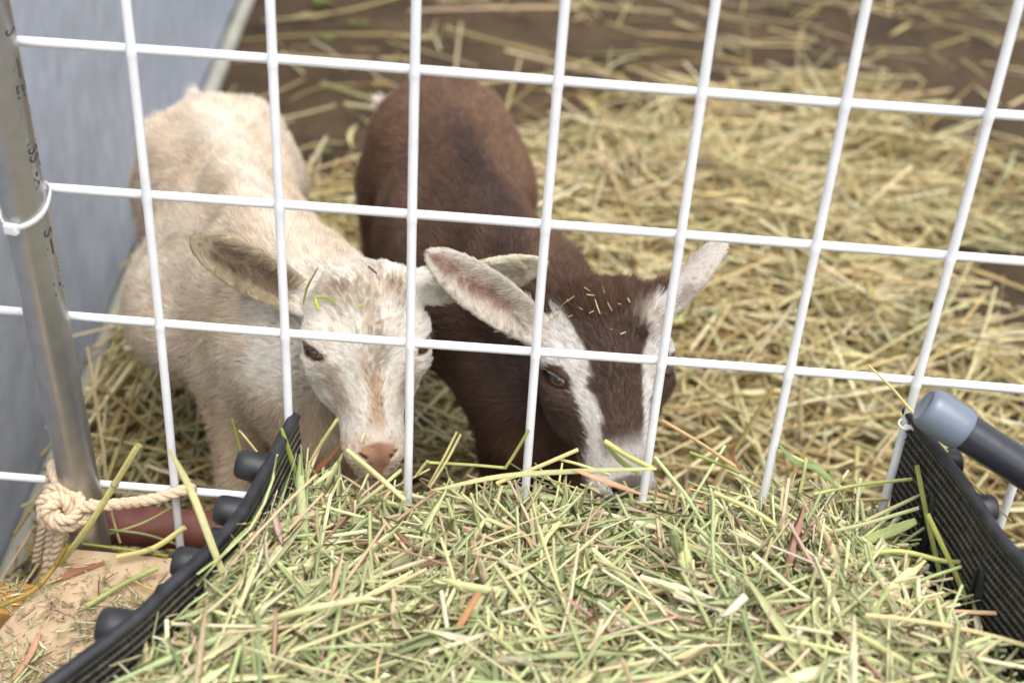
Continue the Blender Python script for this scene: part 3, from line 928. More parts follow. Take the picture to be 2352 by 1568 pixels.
# ---- the pale goat
def coat_pale(g):
    V, L = g['V'], g['L']; n = len(V)
    cream, tan, pale = lin(239, 224, 205), lin(222, 194, 162), lin(245, 237, 222)
    t = smooth(-.35, .9, noise3(V, 16, 31) + .6 * noise3(V, 45, 32, 2) * .8) [:, None]
    c = cream * (1 - .38 * t) + tan * .38 * t
    # pale stripe along the spine
    sp = np.array([(-.4, .52), (-.30, .294), (-.235, .18)])
    d = np.abs((V[:, 0] + .235) - (V[:, 1] - .18) * (-.165 / .34)); k = smooth(.035, .006, d) * smooth(-.08, -.02, V[:, 2])
    c = c * (1 - .7 * k[:, None]) + pale * .7 * k[:, None]
    lo = smooth(-.10, -.22, V[:, 2])[:, None] * .35; c = c * (1 - lo) + lin(218, 188, 150) * lo
    h = g['head'][:, None]; s, a = L[:, 0], L[:, 1]
    fc = np.tile(lin(243, 236, 225), (n, 1))
    fc = fc * (1 - .12 * t) + lin(222, 200, 172) * .12 * t
    def put(w, rgb):
        nonlocal fc
        fc = fc * (1 - w[:, None]) + np.asarray(rgb) * w[:, None]
    wob = .003 * noise3(V, 120, 8, 2)
    put(.55 * smooth(.013, .002, np.abs(s + wob)) * smooth(-.07, -.04, a) * smooth(.05, .0, a), lin(168, 146, 118))
    put(.75 * smooth(.009, .002, np.abs(s - .001 + wob)) * smooth(.012, .035, a) * smooth(.085, .065, a), lin(182, 146, 110))
    put(.6 * smooth(.010, .002, np.abs(np.abs(s) + wob - .0265 + .12 * (a - .03))) * smooth(.010, .022, a) * smooth(.07, .045, a), lin(128, 102, 78))
    put(.5 * smooth(.010, .003, np.hypot(np.abs(s) - .019, a + .050)), lin(120, 92, 66))
    put(.35 * smooth(.02, .005, np.abs(np.abs(s) - .02)) * smooth(-.062, -.05, a) * smooth(-.03, -.04, a), lin(190, 160, 124))
    put(.45 * smooth(.070, .088, a), lin(196, 160, 130))
    put(.6 * smooth(.7, .2, g['d_eye']), lin(170, 140, 118))
    c = c * (1 - h) + fc * h
    e = g['ear'] * 1.0; inn = g['inner']
    ec = np.tile(lin(200, 178, 142), (n, 1))
    rim_ = smooth(.55, .95, np.abs(g['ev']))
    ic = lin(128, 110, 90) * (1 - rim_)[:, None] + lin(196, 180, 150) * rim_[:, None]
    ic = np.where((g['ei'] == 1)[:, None], lin(214, 198, 170), ic)
    tp = smooth(.72, 1.0, g['eu'])[:, None]; ic = ic * (1 - tp) + lin(180, 164, 136) * tp
    gr = smooth(0, .8, noise3(V, 170, 14, 2))[:, None] * .5; ic = ic * (1 - gr) + lin(176, 160, 138) * gr
    ec = np.where(inn[:, None] > .5, ic, ec)
    far = (g['ei'] == 1)[:, None] * 1.0; ec = ec * (1 - far) + lin(232, 220, 196) * far
    eb = (e * smooth(.0, .18, g['eu']))[:, None]
    c = c * (1 - eb) + ec * eb
    hide = c * .62  # hide darker than its fur: shade between the hairs put into the colour
    hide = hide * (1 - .6 * h * (1 - eb)) + (c * .8) * .6 * h * (1 - eb)
    k = (g['nose'])[:, None]; nc = lin(152, 116, 94) * (1 + .25 * noise3(V, 300, 5, 2))[:, None]
    hide = hide * (1 - k) + nc * k
    k = smooth(.5, .12, g['d_eye'])[:, None]; hide = hide * (1 - k) + lin(66, 48, 40) * k
    length, dens = common(g, c, hide, .012, .0070, 3.2e5, 1.3e6)
    comb = comb_all(g, [-.42, .9, 0])
    length = np.where(g['ear'] & (inn > .5) & (np.abs(g['ev']) > .25) & (g['eu'] < .8), .009, length)
    dens = np.where(g['ear'], 1.0e6, dens)
    return c, hide, length, dens, comb

# ---- the brown goat
def coat_brown(g):
    V, L = g['V'], g['L']; n = len(V)
    br, dk, wm, gy = lin(124, 98, 81), lin(88, 68, 57), lin(152, 120, 96), lin(112, 92, 88)
    t = smooth(-.5, .9, noise3(V, 17, 41) + .5 * noise3(V, 50, 42, 2))[:, None]
    c = br * (1 - .6 * t) + dk * .6 * t
    d = np.abs((V[:, 0] + .042) - (V[:, 1] - .24) * (-.1 / .374)); k = smooth(.03, .006, d) * smooth(-.07, -.02, V[:, 2])
    c = c * (1 - .65 * k[:, None]) + lin(76, 62, 60) * .65 * k[:, None]
    ru = smooth(.44, .54, V[:, 1] + .25 * (V[:, 0] + .1))[:, None] * .5; c = c * (1 - ru) + wm * ru
    lo = smooth(-.12, -.24, V[:, 2])[:, None] * .4; c = c * (1 - lo) + lin(86, 54, 34) * lo
    tail = smooth(.018, .008, np.linalg.norm(V - np.array(TAIL_TIP), axis=1) - .012)[:, None]
    c = c * (1 - tail) + lin(226, 214, 200) * tail
    h = g['head'][:, None]; s, a = L[:, 0], L[:, 1]
    wob = .0035 * noise3(V, 110, 18, 3)
    S = np.abs(s) + wob
    dkf, wht = lin(104, 84, 74), lin(238, 232, 226)
    fc = np.tile(dkf, (n, 1)); gr = smooth(.0, 1, noise3(V, 60, 22, 2))[:, None] * .35
    fc = fc * (1 - gr) + lin(124, 102, 90) * gr
    crown = smooth(-.030, -.046, a)[:, None] * .7; fc = fc * (1 - crown) + lin(108, 78, 60) * crown
    def put(w, rgb):
        nonlocal fc
        fc = fc * (1 - w[:, None]) + np.asarray(rgb) * w[:, None]
    # white stripes from above the eyes down to the muzzle
    inn_edge = np.interp(a, [-.06, -.03, .0, .04, .08], [.030, .0240, .0185, .0145, .0115])
    out_edge = np.interp(a, [-.06, -.012, -.006, .004, .03, .06, .08], [.09, .09, .038, .0335, .0245, .0205, .021])
    st = smooth(-.0012, .0012, S - inn_edge) * smooth(.0012, -.0012, S - out_edge) * smooth(-.052, -.047, a + wob) * smooth(-.058, -.050, L[:, 2])
    put(st, wht)
    put(.9 * smooth(.048, .068, a + wob * 2 + .10 * s) * smooth(.026, .020, S), lin(226, 219, 213))
    put(.6 * smooth(.092, .100, a) * smooth(-.05, -.035, L[:, 2]), lin(120, 100, 94))
    put(.6 * smooth(.9, .25, g['d_eye']) * (L[:, 1] > -.003), lin(110, 84, 66))
    c = c * (1 - h) + fc * h
    inn = g['inner']; e = g['ear'] * 1.0
    ec = np.tile(lin(226, 216, 204), (n, 1)); sp_ = smooth(.1, .9, noise3(V, 200, 77, 2))[:, None] * .55 * smooth(.2, .6, np.abs(g['ev']))[:, None] * (g['ei'] == 1)[:, None]
    ec = ec * (1 - sp_) + lin(120, 96, 88) * sp_
    rim_ = smooth(.35, .8, np.abs(g['ev']))
    ic = lin(172, 142, 126) * (1 - rim_)[:, None] + lin(224, 214, 200) * rim_[:, None]
    gg = smooth(.1, .8, noise3(V, 190, 24, 2))[:, None] * .6; ic = ic * (1 - gg) + lin(220, 210, 198) * gg
    ec = np.where(inn[:, None] > .5, ic, ec)
    eb = (e * smooth(-.02, .06, g['eu']))[:, None]; c = c * (1 - eb) + ec * eb
    wr = (smooth(.024, .008, np.minimum(np.linalg.norm(V - g['ears'][0].b, axis=1), np.linalg.norm(V - g['ears'][1].b, axis=1)) - .006) * (1 - e))[:, None] * smooth(-.052, -.040, a)[:, None]
    c = c * (1 - wr) + lin(226, 214, 200) * wr
    hide = c * .60  # skin darkened under the coat, painting shade between the strands
    k = g['nose'][:, None] * .8; hide = hide * (1 - k) + lin(84, 66, 62) * k
    k = smooth(.5, .12, g['d_eye'])[:, None]; hide = hide * (1 - k) + lin(46, 30, 26) * k
    length, dens = common(g, c, hide, .012, .0070, 3.2e5, 1.3e6)
    length = length * (1 + 1.0 * smooth(-.030, -.055, a) * g['head'] * (1 - e))
    comb = comb_all(g, [-.25, .95, 0])
    length = np.where(g['ear'] & (inn > .5) & (np.abs(g['ev']) > .25) & (g['eu'] < .8) & (g['ei'] == 0), .0075, length)
    dens = np.where(g['ear'], 1.0e6, dens)
    return c, hide, length, dens, comb

UPV = np.array([0, 0, 1.0]); TOCAM = -FWD
H_VOX = .0024
dW = np.array([-.42, .907, 0.])
def leg(top, knee, ank, hoof, r0, r1, r2, k=.03):
    return [('c', top, knee, r0, r1, k), ('c', knee, ank, r1, r2, .012), ('c', ank, hoof, r2, r2 * 1.15, .01)]
W_O = atY(852, 790, .070)
pale = dict(
    label='pale cream goat on the left with its muzzle down at the hay', seed=100,
    base=(-.29, .33, GZ), O=W_O, nose=atY(870, 1030, .022), yaw=14, pitch=0, scale=1.0, wide=1.16, h=H_VOX,
    lo=(-.58, -.03, GZ - .02), hi=(.02, .70, .17), lash=lin(150, 130, 110),
    neck=(-.225, .205, -.085), neck_r=.066,
    body=[('e', (-.318, .345, -.128), dW, (.086, .195, .100), .045),
          ('e', (-.382, .488, -.098), dW, (.080, .080, .078), .05),
          ('c', (-.395, .495, -.060), (-.436, .474, -.050), .030, .026, .03), ('c', (-.385, .505, -.055), (-.350, .520, -.043), .030, .028, .03),
          ('e', (-.350, .500, -.090), dW, (.045, .055, .050), .05),
          ('e', (-.262, .215, -.112), dW, (.074, .110, .100), .04),
          ('e', (-.360, .300, -.165), dW, (.075, .100, .065), .05),
          ('c', (-.392, .500, -.034), (-.320, .345, -.026), .018, .019, .035), ('c', (-.320, .345, -.026), (-.255, .195, -.022), .019, .024, .035),
          ('c', (-.22, .19, -.12), (-.205, .165, -.20), .060, .048, .04),
          ('c', (-.412, .535, -.034), (-.420, .550, -.022), .013, .006, .02)]
    + leg((-.290, .195, -.17), (-.290, .18, -.29), (-.290, .175, -.40), (-.290, .17, -.452), .040, .023, .017)
    + leg((-.165, .185, -.18), (-.165, .175, -.30), (-.165, .17, -.40), (-.165, .165, -.452), .040, .021, .016)
    + [('c', (-.425, .50, -.13), (-.43, .47, -.23), .06, .036, .03), ('c', (-.43, .47, -.23), (-.435, .56, -.32), .034, .018, .02)] + leg((-.435, .56, -.32), (-.435, .555, -.38), (-.435, .55, -.42), (-.435, .54, -.452), .018, .015, .015, .01)
    + [('c', (-.345, .52, -.13), (-.335, .49, -.23), .06, .036, .03), ('c', (-.335, .49, -.23), (-.355, .58, -.32), .034, .018, .02)] + leg((-.355, .58, -.32), (-.355, .575, -.38), (-.355, .57, -.42), (-.355, .56, -.452), .018, .015, .015, .01),
    ears=[dict(base=atY(706, 690, .115), tip=atY(443, 549, .125), wdir=RIGHT * .40 + DOWN * -.92, facing=TOCAM + DOWN * .15, half=.0195, cup=.45, sag=-.002),
          dict(base=atY(980, 656, .125), tip=atY(1250, 604, .120), wdir=TOCAM * .72 - DOWN * .60, facing=TOCAM * .6 + DOWN * .8, half=.0200, cup=.45, sag=.004)],
    coat=coat_pale)
dB = np.array([-.25, .966, 0.])
B_O = atY(1420, 845, .070)
TAIL_TIP = atZ(862, 228, -.030)
brown = dict(
    label='dark brown goat with white face stripes and white ears', seed=200,
    base=(-.08, .40, GZ), O=B_O, nose=atY(1450, 1090, .016), yaw=15, pitch=0, scale=1.08, wide=1.16, h=H_VOX,
    lo=(-.34, -.04, GZ - .02), hi=(.23, .84, .17), lash=lin(200, 190, 178),
    neck=(-.015, .195, -.115), neck_r=.058,
    body=[('e', (-.090, .375, -.112), dB, (.088, .195, .096), .045),
          ('e', (-.127, .560, -.068), dB, (.088, .085, .078), .05),
          ('e', (-.026, .235, -.106), dB, (.076, .110, .092), .04),
          ('e', (-.004, .240, -.104), dB, (.058, .080, .068), .04), ('e', (-.062, .52, -.105), dB, (.05, .07, .06), .03),
          ('c', (-.132, .585, -.020), (-.092, .40, -.024), .017, .018, .035), ('c', (-.092, .40, -.024), (-.036, .225, -.022), .018, .026, .035),
          ('c', (-.0, .19, -.12), (.002, .165, -.19), .052, .042, .04),
          ('c', (-.160, .62, -.030), TAIL_TIP + [.02, 0, -.012], .018, .008, .02), ('c', TAIL_TIP + [.02, 0, -.012], TAIL_TIP, .008, .005, .01)]
    + leg((-.018, .19, -.16), (-.020, .18, -.29), (-.020, .175, -.40), (-.020, .17, -.452), .036, .023, .016)
    + leg((.035, .19, -.18), (.038, .18, -.30), (.038, .175, -.40), (.038, .17, -.452), .040, .021, .016)
    + [('c', (-.17, .56, -.13), (-.175, .52, -.23), .06, .036, .03), ('c', (-.175, .52, -.23), (-.18, .62, -.32), .034, .018, .02)] + leg((-.18, .62, -.32), (-.18, .615, -.38), (-.18, .61, -.42), (-.18, .60, -.452), .018, .015, .015, .01)
    + [('c', (-.08, .58, -.12), (-.07, .54, -.23), .06, .036, .03), ('c', (-.07, .54, -.23), (-.075, .63, -.32), .034, .018, .02)] + leg((-.075, .63, -.32), (-.075, .625, -.38), (-.075, .62, -.42), (-.075, .61, -.452), .018, .015, .015, .01),
    ears=[dict(base=atY(1228, 757, .105), tip=atY(984, 582, .095), wdir=RIGHT * .45 - DOWN * .9, facing=TOCAM + DOWN * .1 - RIGHT * .1, half=.0195, cup=.55, sag=-.002),
          dict(base=atY(1505, 706, .115), tip=atY(1666, 546, .150), wdir=RIGHT * .45 + DOWN * .45 + TOCAM * .75, facing=RIGHT * .7 + FWD * .8 + DOWN * .3, half=.0150, cup=.6, sag=.002)],
    coat=coat_brown)
G_pale = make_goat(pale)
G_brown = make_goat(brown)

def build_collar():
    g = G_brown; base = g['base']
    # yellow strap round the neck just behind the jaw
    c0 = np.array(brown['neck']); c1 = g['H'](0, -.025, -.062)
    ax = nz(c1 - c0); c = c0 + (c1 - c0) * .55 + np.array([.006, .004, -.014]); r = .0535
    u = nz(np.cross(ax, [0, 0, 1])); w = np.cross(ax, u)
    n = 56; V, q = [], []
    for i in range(n):
        a = 2 * math.pi * i / n; e = math.cos(a) * u + math.sin(a) * w
        for h, d in ((-.005, 0), (.005, 0), (.005, .0018), (-.005, .0018)):
            V.append(c + e * (r + d) + ax * h)
        for k in range(4): q.append([i * 4 + k, i * 4 + (k + 1) % 4, ((i + 1) % n) * 4 + (k + 1) % 4, ((i + 1) % n) * 4 + k])
    mesh_np('collar', V, q, None, M_collar, g['root'], base=base)
build_collar()

# ------------------------------------------------------------------ hay and straw
def pieces(c, az, pitch, length, wid, thick, roll, bend, col, k=4, m=5, stripe=.10, kink=None, droop=None):
    """many stalks or blades at once: returns vertices, quads and colours"""
    n = len(c)
    t = np.linspace(-.5, .5, m)
    d = np.stack([np.cos(az) * np.cos(pitch), np.sin(az) * np.cos(pitch), np.sin(pitch)], 1)
    u = np.stack([-np.sin(az), np.cos(az), 0 * az], 1); w = np.cross(d, u)
    side = np.cos(roll)[:, None] * u + np.sin(roll)[:, None] * w; up = -np.sin(roll)[:, None] * u + np.cos(roll)[:, None] * w
    ba = rng.uniform(0, 2 * np.pi, n); bd = np.cos(ba)[:, None] * u + .6 * np.sin(ba)[:, None] * w
    P = c[:, None] + d[:, None] * (t[None, :, None] * length[:, None, None]) + bd[:, None] * ((t ** 2 - .08)[None, :, None] * (bend * length)[:, None, None])
    if kink is not None:
        s = np.clip(t - .12, 0, 1)
        P = P + up[:, None] * (s[None, :, None] * (kink * length)[:, None, None])
    a = np.arange(k) * 2 * np.pi / k
    tap = np.where(wid / thick > 2, 1.0, 0.0)
    prof = 1 - .75 * tap[:, None] * np.abs(2 * t)[None] ** 3
    twist = rng.normal(size=n) * .5 * tap
    ca = np.cos(a)[None, None] ; sa = np.sin(a)[None, None]
    th = twist[:, None] * t[None] * 2
    S = np.cos(th)[..., None] * side[:, None] + np.sin(th)[..., None] * up[:, None]
    Uu = -np.sin(th)[..., None] * side[:, None] + np.cos(th)[..., None] * up[:, None]
    V = P[:, :, None] + (wid[:, None, None] * prof[:, :, None] * ca)[..., None] * S[:, :, None] + (thick[:, None, None] * sa * np.ones((1, m, 1)))[..., None] * Uu[:, :, None]
    # a shallow fold along blades
    V = V + ((tap * wid * .45)[:, None, None] * np.abs(ca))[..., None] * Uu[:, :, None]
    i, j = np.meshgrid(np.arange(m - 1), np.arange(k), indexing='ij'); i, j = i.ravel(), j.ravel(); j2 = (j + 1) % k
    q = np.stack([i * k + j, i * k + j2, (i + 1) * k + j2, (i + 1) * k + j], 1)
    Q = (np.arange(n) * m * k)[:, None, None] + q[None]
    st = 1 + stripe * np.sign(np.cos(a * 2 + .6))[None, None, :] * rng.uniform(.3, 1, n)[:, None, None]
    gr = 1 + rng.normal(size=n)[:, None] * .16 * t[None] * 2
    C = col[:, None, None] * (st * gr[:, :, None])[..., None]
    return V.reshape(-1, 3), Q.reshape(-1, 4), np.clip(C, .01, .9).reshape(-1, 3)

class Pile:
    def __init__(s): s.v, s.q, s.c, s.n = [], [], [], 0
    def add(s, V, Q, C):
        s.v.append(V); s.q.append(Q + s.n); s.c.append(C); s.n += len(V)
    def build(s, name, mat, label, cat):
        o = mesh_np(name, np.concatenate(s.v), np.concatenate(s.q), None, mat, None, np.concatenate(s.c), True)
        tag(o, label, cat, kind='stuff'); return o

HAYC = np.array([lin(213, 209, 160), lin(174, 182, 132), lin(196, 201, 150), lin(208, 188, 150), lin(170, 138, 114), lin(224, 216, 182), lin(158, 169, 120), lin(202, 174, 150)])
STRC = np.array([lin(197, 180, 128), lin(212, 199, 158), lin(172, 153, 102), lin(182, 176, 132), lin(205, 190, 144), lin(150, 129, 84), lin(222, 212, 178)])
def pick(pal, p, n, j=.10):
    c = pal[rng.choice(len(pal), n, p=np.array(p) / np.sum(p))]
    return c * np.clip(1 + rng.normal(size=(n, 1)) * j + rng.normal(size=(n, 3)) * .04, .5, 1.4)

LW = np.array(RIML); RW = np.array(RIMR)
def xl(y): return np.interp(-y, -LW[:, 1], LW[:, 0]) + .007
def xr(y): return np.interp(-y, -RW[:, 1], RW[:, 0]) - .003
def hay_z(x, y):
    p = np.stack([x, y, 0 * x], 1)
    z = np.interp(x, [-.2, -.16, -.10, -.03, .03, .09, .15, .2, .305], [-.162, -.165, -.166, -.152, -.148, -.163, -.142, -.133, -.133]) + .058 * smooth(.01, -.22, y) - .05 * smooth(.01, .07, y)
    z = z + .047 * smooth(.08, .0, x - xl(y)) * smooth(.0, -.05, y) * smooth(-.25, -.12, y)
    z = z + .007 * noise3(p, 28, 51, 2) - .055 * smooth(.06, .0, xr(y) - x) * smooth(-.04, -.10, y) - .012 * smooth(.05, .0, xr(y) - x)
    return z

def build_hay():
    pile = Pile()
    # the packed body of the pile
    nx, ny = 90, 80
    ys = np.linspace(.07, -.40, ny); V = []
    for y in ys:
        x = np.linspace(xl(y) + .002, xr(y) - .002, nx)
        V.append(np.stack([x, np.full(nx, y), hay_z(x, np.full(nx, y)) - .018 + .004 * noise3(np.stack([x, np.full(nx, y), 0 * x], 1), 160, 52, 2)], 1))
    V = np.concatenate(V)
    i, j = np.meshgrid(np.arange(ny - 1), np.arange(nx - 1), indexing='ij'); i, j = i.ravel(), j.ravel()
    q = np.stack([i * nx + j, (i + 1) * nx + j, (i + 1) * nx + j + 1, i * nx + j + 1], 1)
    pile.add(V, q, np.clip(lin(150, 142, 98) * (1 + .4 * noise3(V, 300, 53, 2))[:, None], .01, .5))  # core coloured darker than the stalks: painted shade for the gaps between them
    def scatter(n, l0, l1, w0, w1, t, pal, zlo, zhi, pit, k, m, flat, bend=.25, ymax=.012, ymin=-.39):
        y = rng.uniform(ymin, ymax, n); x = xl(y) + (xr(y) - xl(y)) * rng.random(n)
        L = np.exp(rng.uniform(np.log(l0), np.log(l1), n)); az = rng.uniform(0, 2 * np.pi, n)
        pitch = rng.normal(size=n) * pit
        # stay inside the walls
        ok = np.ones(n, bool)
        for sg in (-.5, .5):
            ex, ey = x + sg * L * np.cos(az), y + sg * L * np.sin(az)
            ok &= (ex > xl(ey) + .004 - .012 * (rng.random(n) < .06)) & (ex < xr(ey) + .008) & (ey < .030 + .02 * rng.random(n))
        x, y, L, az, pitch = x[ok], y[ok], L[ok], az[ok], pitch[ok]; n = len(x)
        z = hay_z(x, y) + rng.uniform(zlo, zhi, n) + .25 * np.abs(np.sin(pitch)) * L
        w = rng.uniform(w0, w1, n)
        V, Q, C = pieces(np.stack([x, y, z], 1), az, pitch, L, w, w * t if not flat else np.full(n, t), rng.normal(size=n) * (1.0 if flat else 2), bend * rng.normal(size=n), pick(HAYC, pal, n), k, m,
                         kink=np.where(rng.random(n) < .12, rng.normal(size=n) * .5, 0))
        pile.add(V, Q, C)
    scatter(2900, .035, .140, .0014, .0040, .00022, [4, 5, 6, 1.2, .9, 3, 2.5, .6], -.020, .003, .15, 4, 6, True)      # blades
    scatter(3600, .035, .170, .0007, .0018, .9, [6, 3, 5, 2, 0.8, 3, 1.5, .8], -.018, .004, .14, 6, 5, False, .22)   # stems
    scatter(4200, .010, .050, .0006, .0019, .00020, [3, 4, 5, 2, 2.5, 3, 3, 1.2], -.012, .004, .30, 4, 4, True)          # broken leaf
    scatter(7000, .008, .045, .00030, .0007, .8, [4, 3, 5, 3, 2.2, 4, 2, 1], -.012, .006, .35, 4, 3, False)            # fine bits
    scatter(330, .020, .060, .0008, .0016, .9, [5, 3, 5, 2, .5, 3, 2, .3], -.004, .006, .75, 6, 5, False, .12)       # sticking up
    scatter(150, .020, .055, .0012, .0030, .00022, [3, 4, 4, 1.5, 2, 1, 3, 1], -.004, .006, .75, 4, 6, True)
    scatter(150, .020, .060, .0007, .0016, .9, [6, 3, 5, 2, .8, 3, 2, .3], -.004, .004, .85, 6, 5, False, .12, ymin=-.07)   # bristling crest
    scatter(70, .020, .055, .0010, .0026, .00022, [3, 4, 4, 1.5, 2.5, 1, 3, 1], -.004, .004, .85, 4, 6, True, ymin=-.07)
    scatter(420, .050, .150, .0022, .0046, .00025, [5, 4, 6, 1.2, .8, 4, 2, .6], .000, .006, .10, 4, 6, True)               # broad loose blades on top
    scatter(240, .070, .190, .0013, .0021, .9, [7, 2, 4, 2, .5, 4, 1, .5], .002, .008, .10, 7, 6, False, .20)
    pile.build('hay', M_hay, 'loose pale green cut hay filling the black crate', 'hay')

def straw_density(x, y):
    p = np.stack([x, y, 0 * x], 1); nz_ = noise3(p, 4.5, 61, 3)
    d = smooth(1.74, 1.28, y + .36 * nz_ - .25 * smooth(.35, .6, x) * smooth(.85, .6, x)) * smooth(.88, .56, x + .34 * nz_ - .12 * (y < .8))
    left = .05 + .95 * smooth(1.50, 1.04, y + .25 * nz_)
    d = np.where(x < -.08, d * left, d)
    return .04 + .96 * d

def build_straw():
    pile = Pile()
    def scatter(n, l0, l1, r0, r1, pal, zmax, k, m, flatp, blade=False):
        x = rng.uniform(-.85, 1.9, n); y = rng.uniform(-.02, 3.3, n)
        y = np.where(rng.random(n) < .25, rng.uniform(-.02, 1.2, n), y)
        ok = (rng.random(n) < straw_density(x, y)) & (x > -.50 - .105 * y)
        x, y = x[ok], y[ok]; n = len(x); d = straw_density(x, y)
        L = np.exp(rng.uniform(np.log(l0), np.log(l1), n)); az = rng.uniform(0, 2 * np.pi, n)
        az = np.where(np.abs(np.cos(az)) * L * .5 > x + .52 + .105 * y, np.pi / 2, az)
        mound = .03 * d * (1 + .8 * noise3(np.stack([x, y, 0 * x], 1), 7, 63, 2))
        z = GZ + .004 + mound + rng.uniform(0, 1, n) ** 1.4 * zmax * d
        w = rng.uniform(r0, r1, n)
        V, Q, C = pieces(np.stack([x, y, z], 1), az, rng.normal(size=n) * .13, L, w, np.full(n, .0004) if blade else w * .85, rng.normal(size=n), .16 * rng.normal(size=n), pick(STRC, pal, n, .14), k, m,
                         kink=np.where(rng.random(n) < .15, rng.normal(size=n) * .4, 0))
        pile.add(V, Q, C)
    scatter(15000, .14, .46, .0015, .0028, [5, 4, 4, 3, 5, 3, 1.5], .05, 5, 5, .85)
    scatter(5500, .10, .28, .0030, .0054, [4, 4, 4, 4, 4, 3, 1], .045, 4, 5, 0, True)
    scatter(6000, .03, .10, .0012, .0022, [4, 3, 5, 3, 4, 4, 1], .04, 4, 4, .85)
    n = 30; x = rng.uniform(-.55, 1.3, n); y = rng.uniform(1.1, 2.4, n); L = rng.uniform(.25, .5, n); w = rng.uniform(.0024, .0038, n)
    V, Q, C = pieces(np.stack([x, y, np.full(n, GZ + .03)], 1), rng.normal(size=n) * .8 + .2, rng.normal(size=n) * .05, L, w, w * .8, rng.normal(size=n), .1 * rng.normal(size=n), pick(STRC, [2, 5, 1, 2, 3, 1, 3], n), 5, 5)
    pile.add(V, Q, C)
    # felted lower layer
    n1, n2 = 120, 130
    X, Y = np.meshgrid(np.linspace(-.62, 1.5, n1), np.linspace(-.1, 2.2, n2), indexing='ij'); x, y = X.ravel(), Y.ravel()
    d = straw_density(x, y); p = np.stack([x, y, 0 * x], 1)
    z = GZ - .02 + .045 * smooth(.45, .95, d) + .008 * noise3(p, 45, 66, 3)
    V = np.stack([x, y, z], 1)
    i, j = np.meshgrid(np.arange(n1 - 1), np.arange(n2 - 1), indexing='ij'); i, j = i.ravel(), j.ravel()
    q = np.stack([i * n2 + j, (i + 1) * n2 + j, (i + 1) * n2 + j + 1, i * n2 + j + 1], 1)
    keep = (d[q] > .3).all(1) & ((x > -.50 - .105 * y)[q]).all(1)
    pile.add(V, q[keep], np.clip(lin(118, 94, 52) * (1 + .35 * noise3(V, 90, 67, 3))[:, None], .01, .5))
    pile.build('straw', M_straw, 'golden straw bedding spread over the pen floor', 'straw')

def build_chaff():
    pile = Pile()
    def sc(n, l0, l1, w0, w1, pal, flat):
        y = -.045 - .24 * rng.random(n) ** .8; x = -.38 + (y + .0375) * .22 + .17 * rng.random(n) ** .9
        ok = x < xl(y) - .024
        nz_ = noise3(np.stack([x, y, 0 * x], 1), 45, 71, 2)
        ok &= rng.random(n) < np.clip(.42 + 7.2 * (-.092 - y) + .55 * nz_, .10, .95)
        x, y = x[ok], y[ok]; n = len(x)
        L = np.exp(rng.uniform(np.log(l0), np.log(l1), n)); w = rng.uniform(w0, w1, n)
        z = -.205 + .0012 + rng.random(n) ** 2 * .007
        V, Q, C = pieces(np.stack([x, y, z], 1), rng.uniform(0, 6.28, n), rng.normal(size=n) * .10, L, w, np.full(n, .0002) if flat else w * .8, rng.normal(size=n) * .4, .2 * rng.normal(size=n), pick(HAYC, pal, n, .15), 4, 4)
        pile.add(V, Q, C)
    sc(4800, .002, .012, .0003, .0008, [4, 1, 3, 3, 3, 6, .7, 3], True)
    sc(700, .008, .030, .0005, .0014, [4, 2, 3, 3, 4, 4, 1, 3], True)
    sc(150, .012, .045, .0006, .0013, [4, 3, 4, 2, 1, 3, 2, 1], False)
    # on the beam
    n = 260; x = rng.uniform(-.60, -.40, n); y = -.066 - .030 * rng.random(n) - .03 * (x + .85)
    y = -.064 - .03 * (x + .85) - .034 * rng.random(n)
    L = rng.uniform(.003, .022, n); w = rng.uniform(.0003, .0009, n)
    V, Q, C = pieces(np.stack([x, y, np.full(n, -.2115) + .002 * rng.random(n)], 1), rng.uniform(0, 6.28, n), rng.normal(size=n) * .1, L, w, np.full(n, .0002), rng.normal(size=n) * .3, .2 * rng.normal(size=n), pick(HAYC, [3, 3, 3, 2, 2, 4, 2, 1], n), 4, 4)
    pile.add(V, Q, C)
    pile.build('hay_chaff', M_hay, 'fine hay chaff scattered over the planks', 'chaff')

build_hay(); build_straw(); build_chaff()

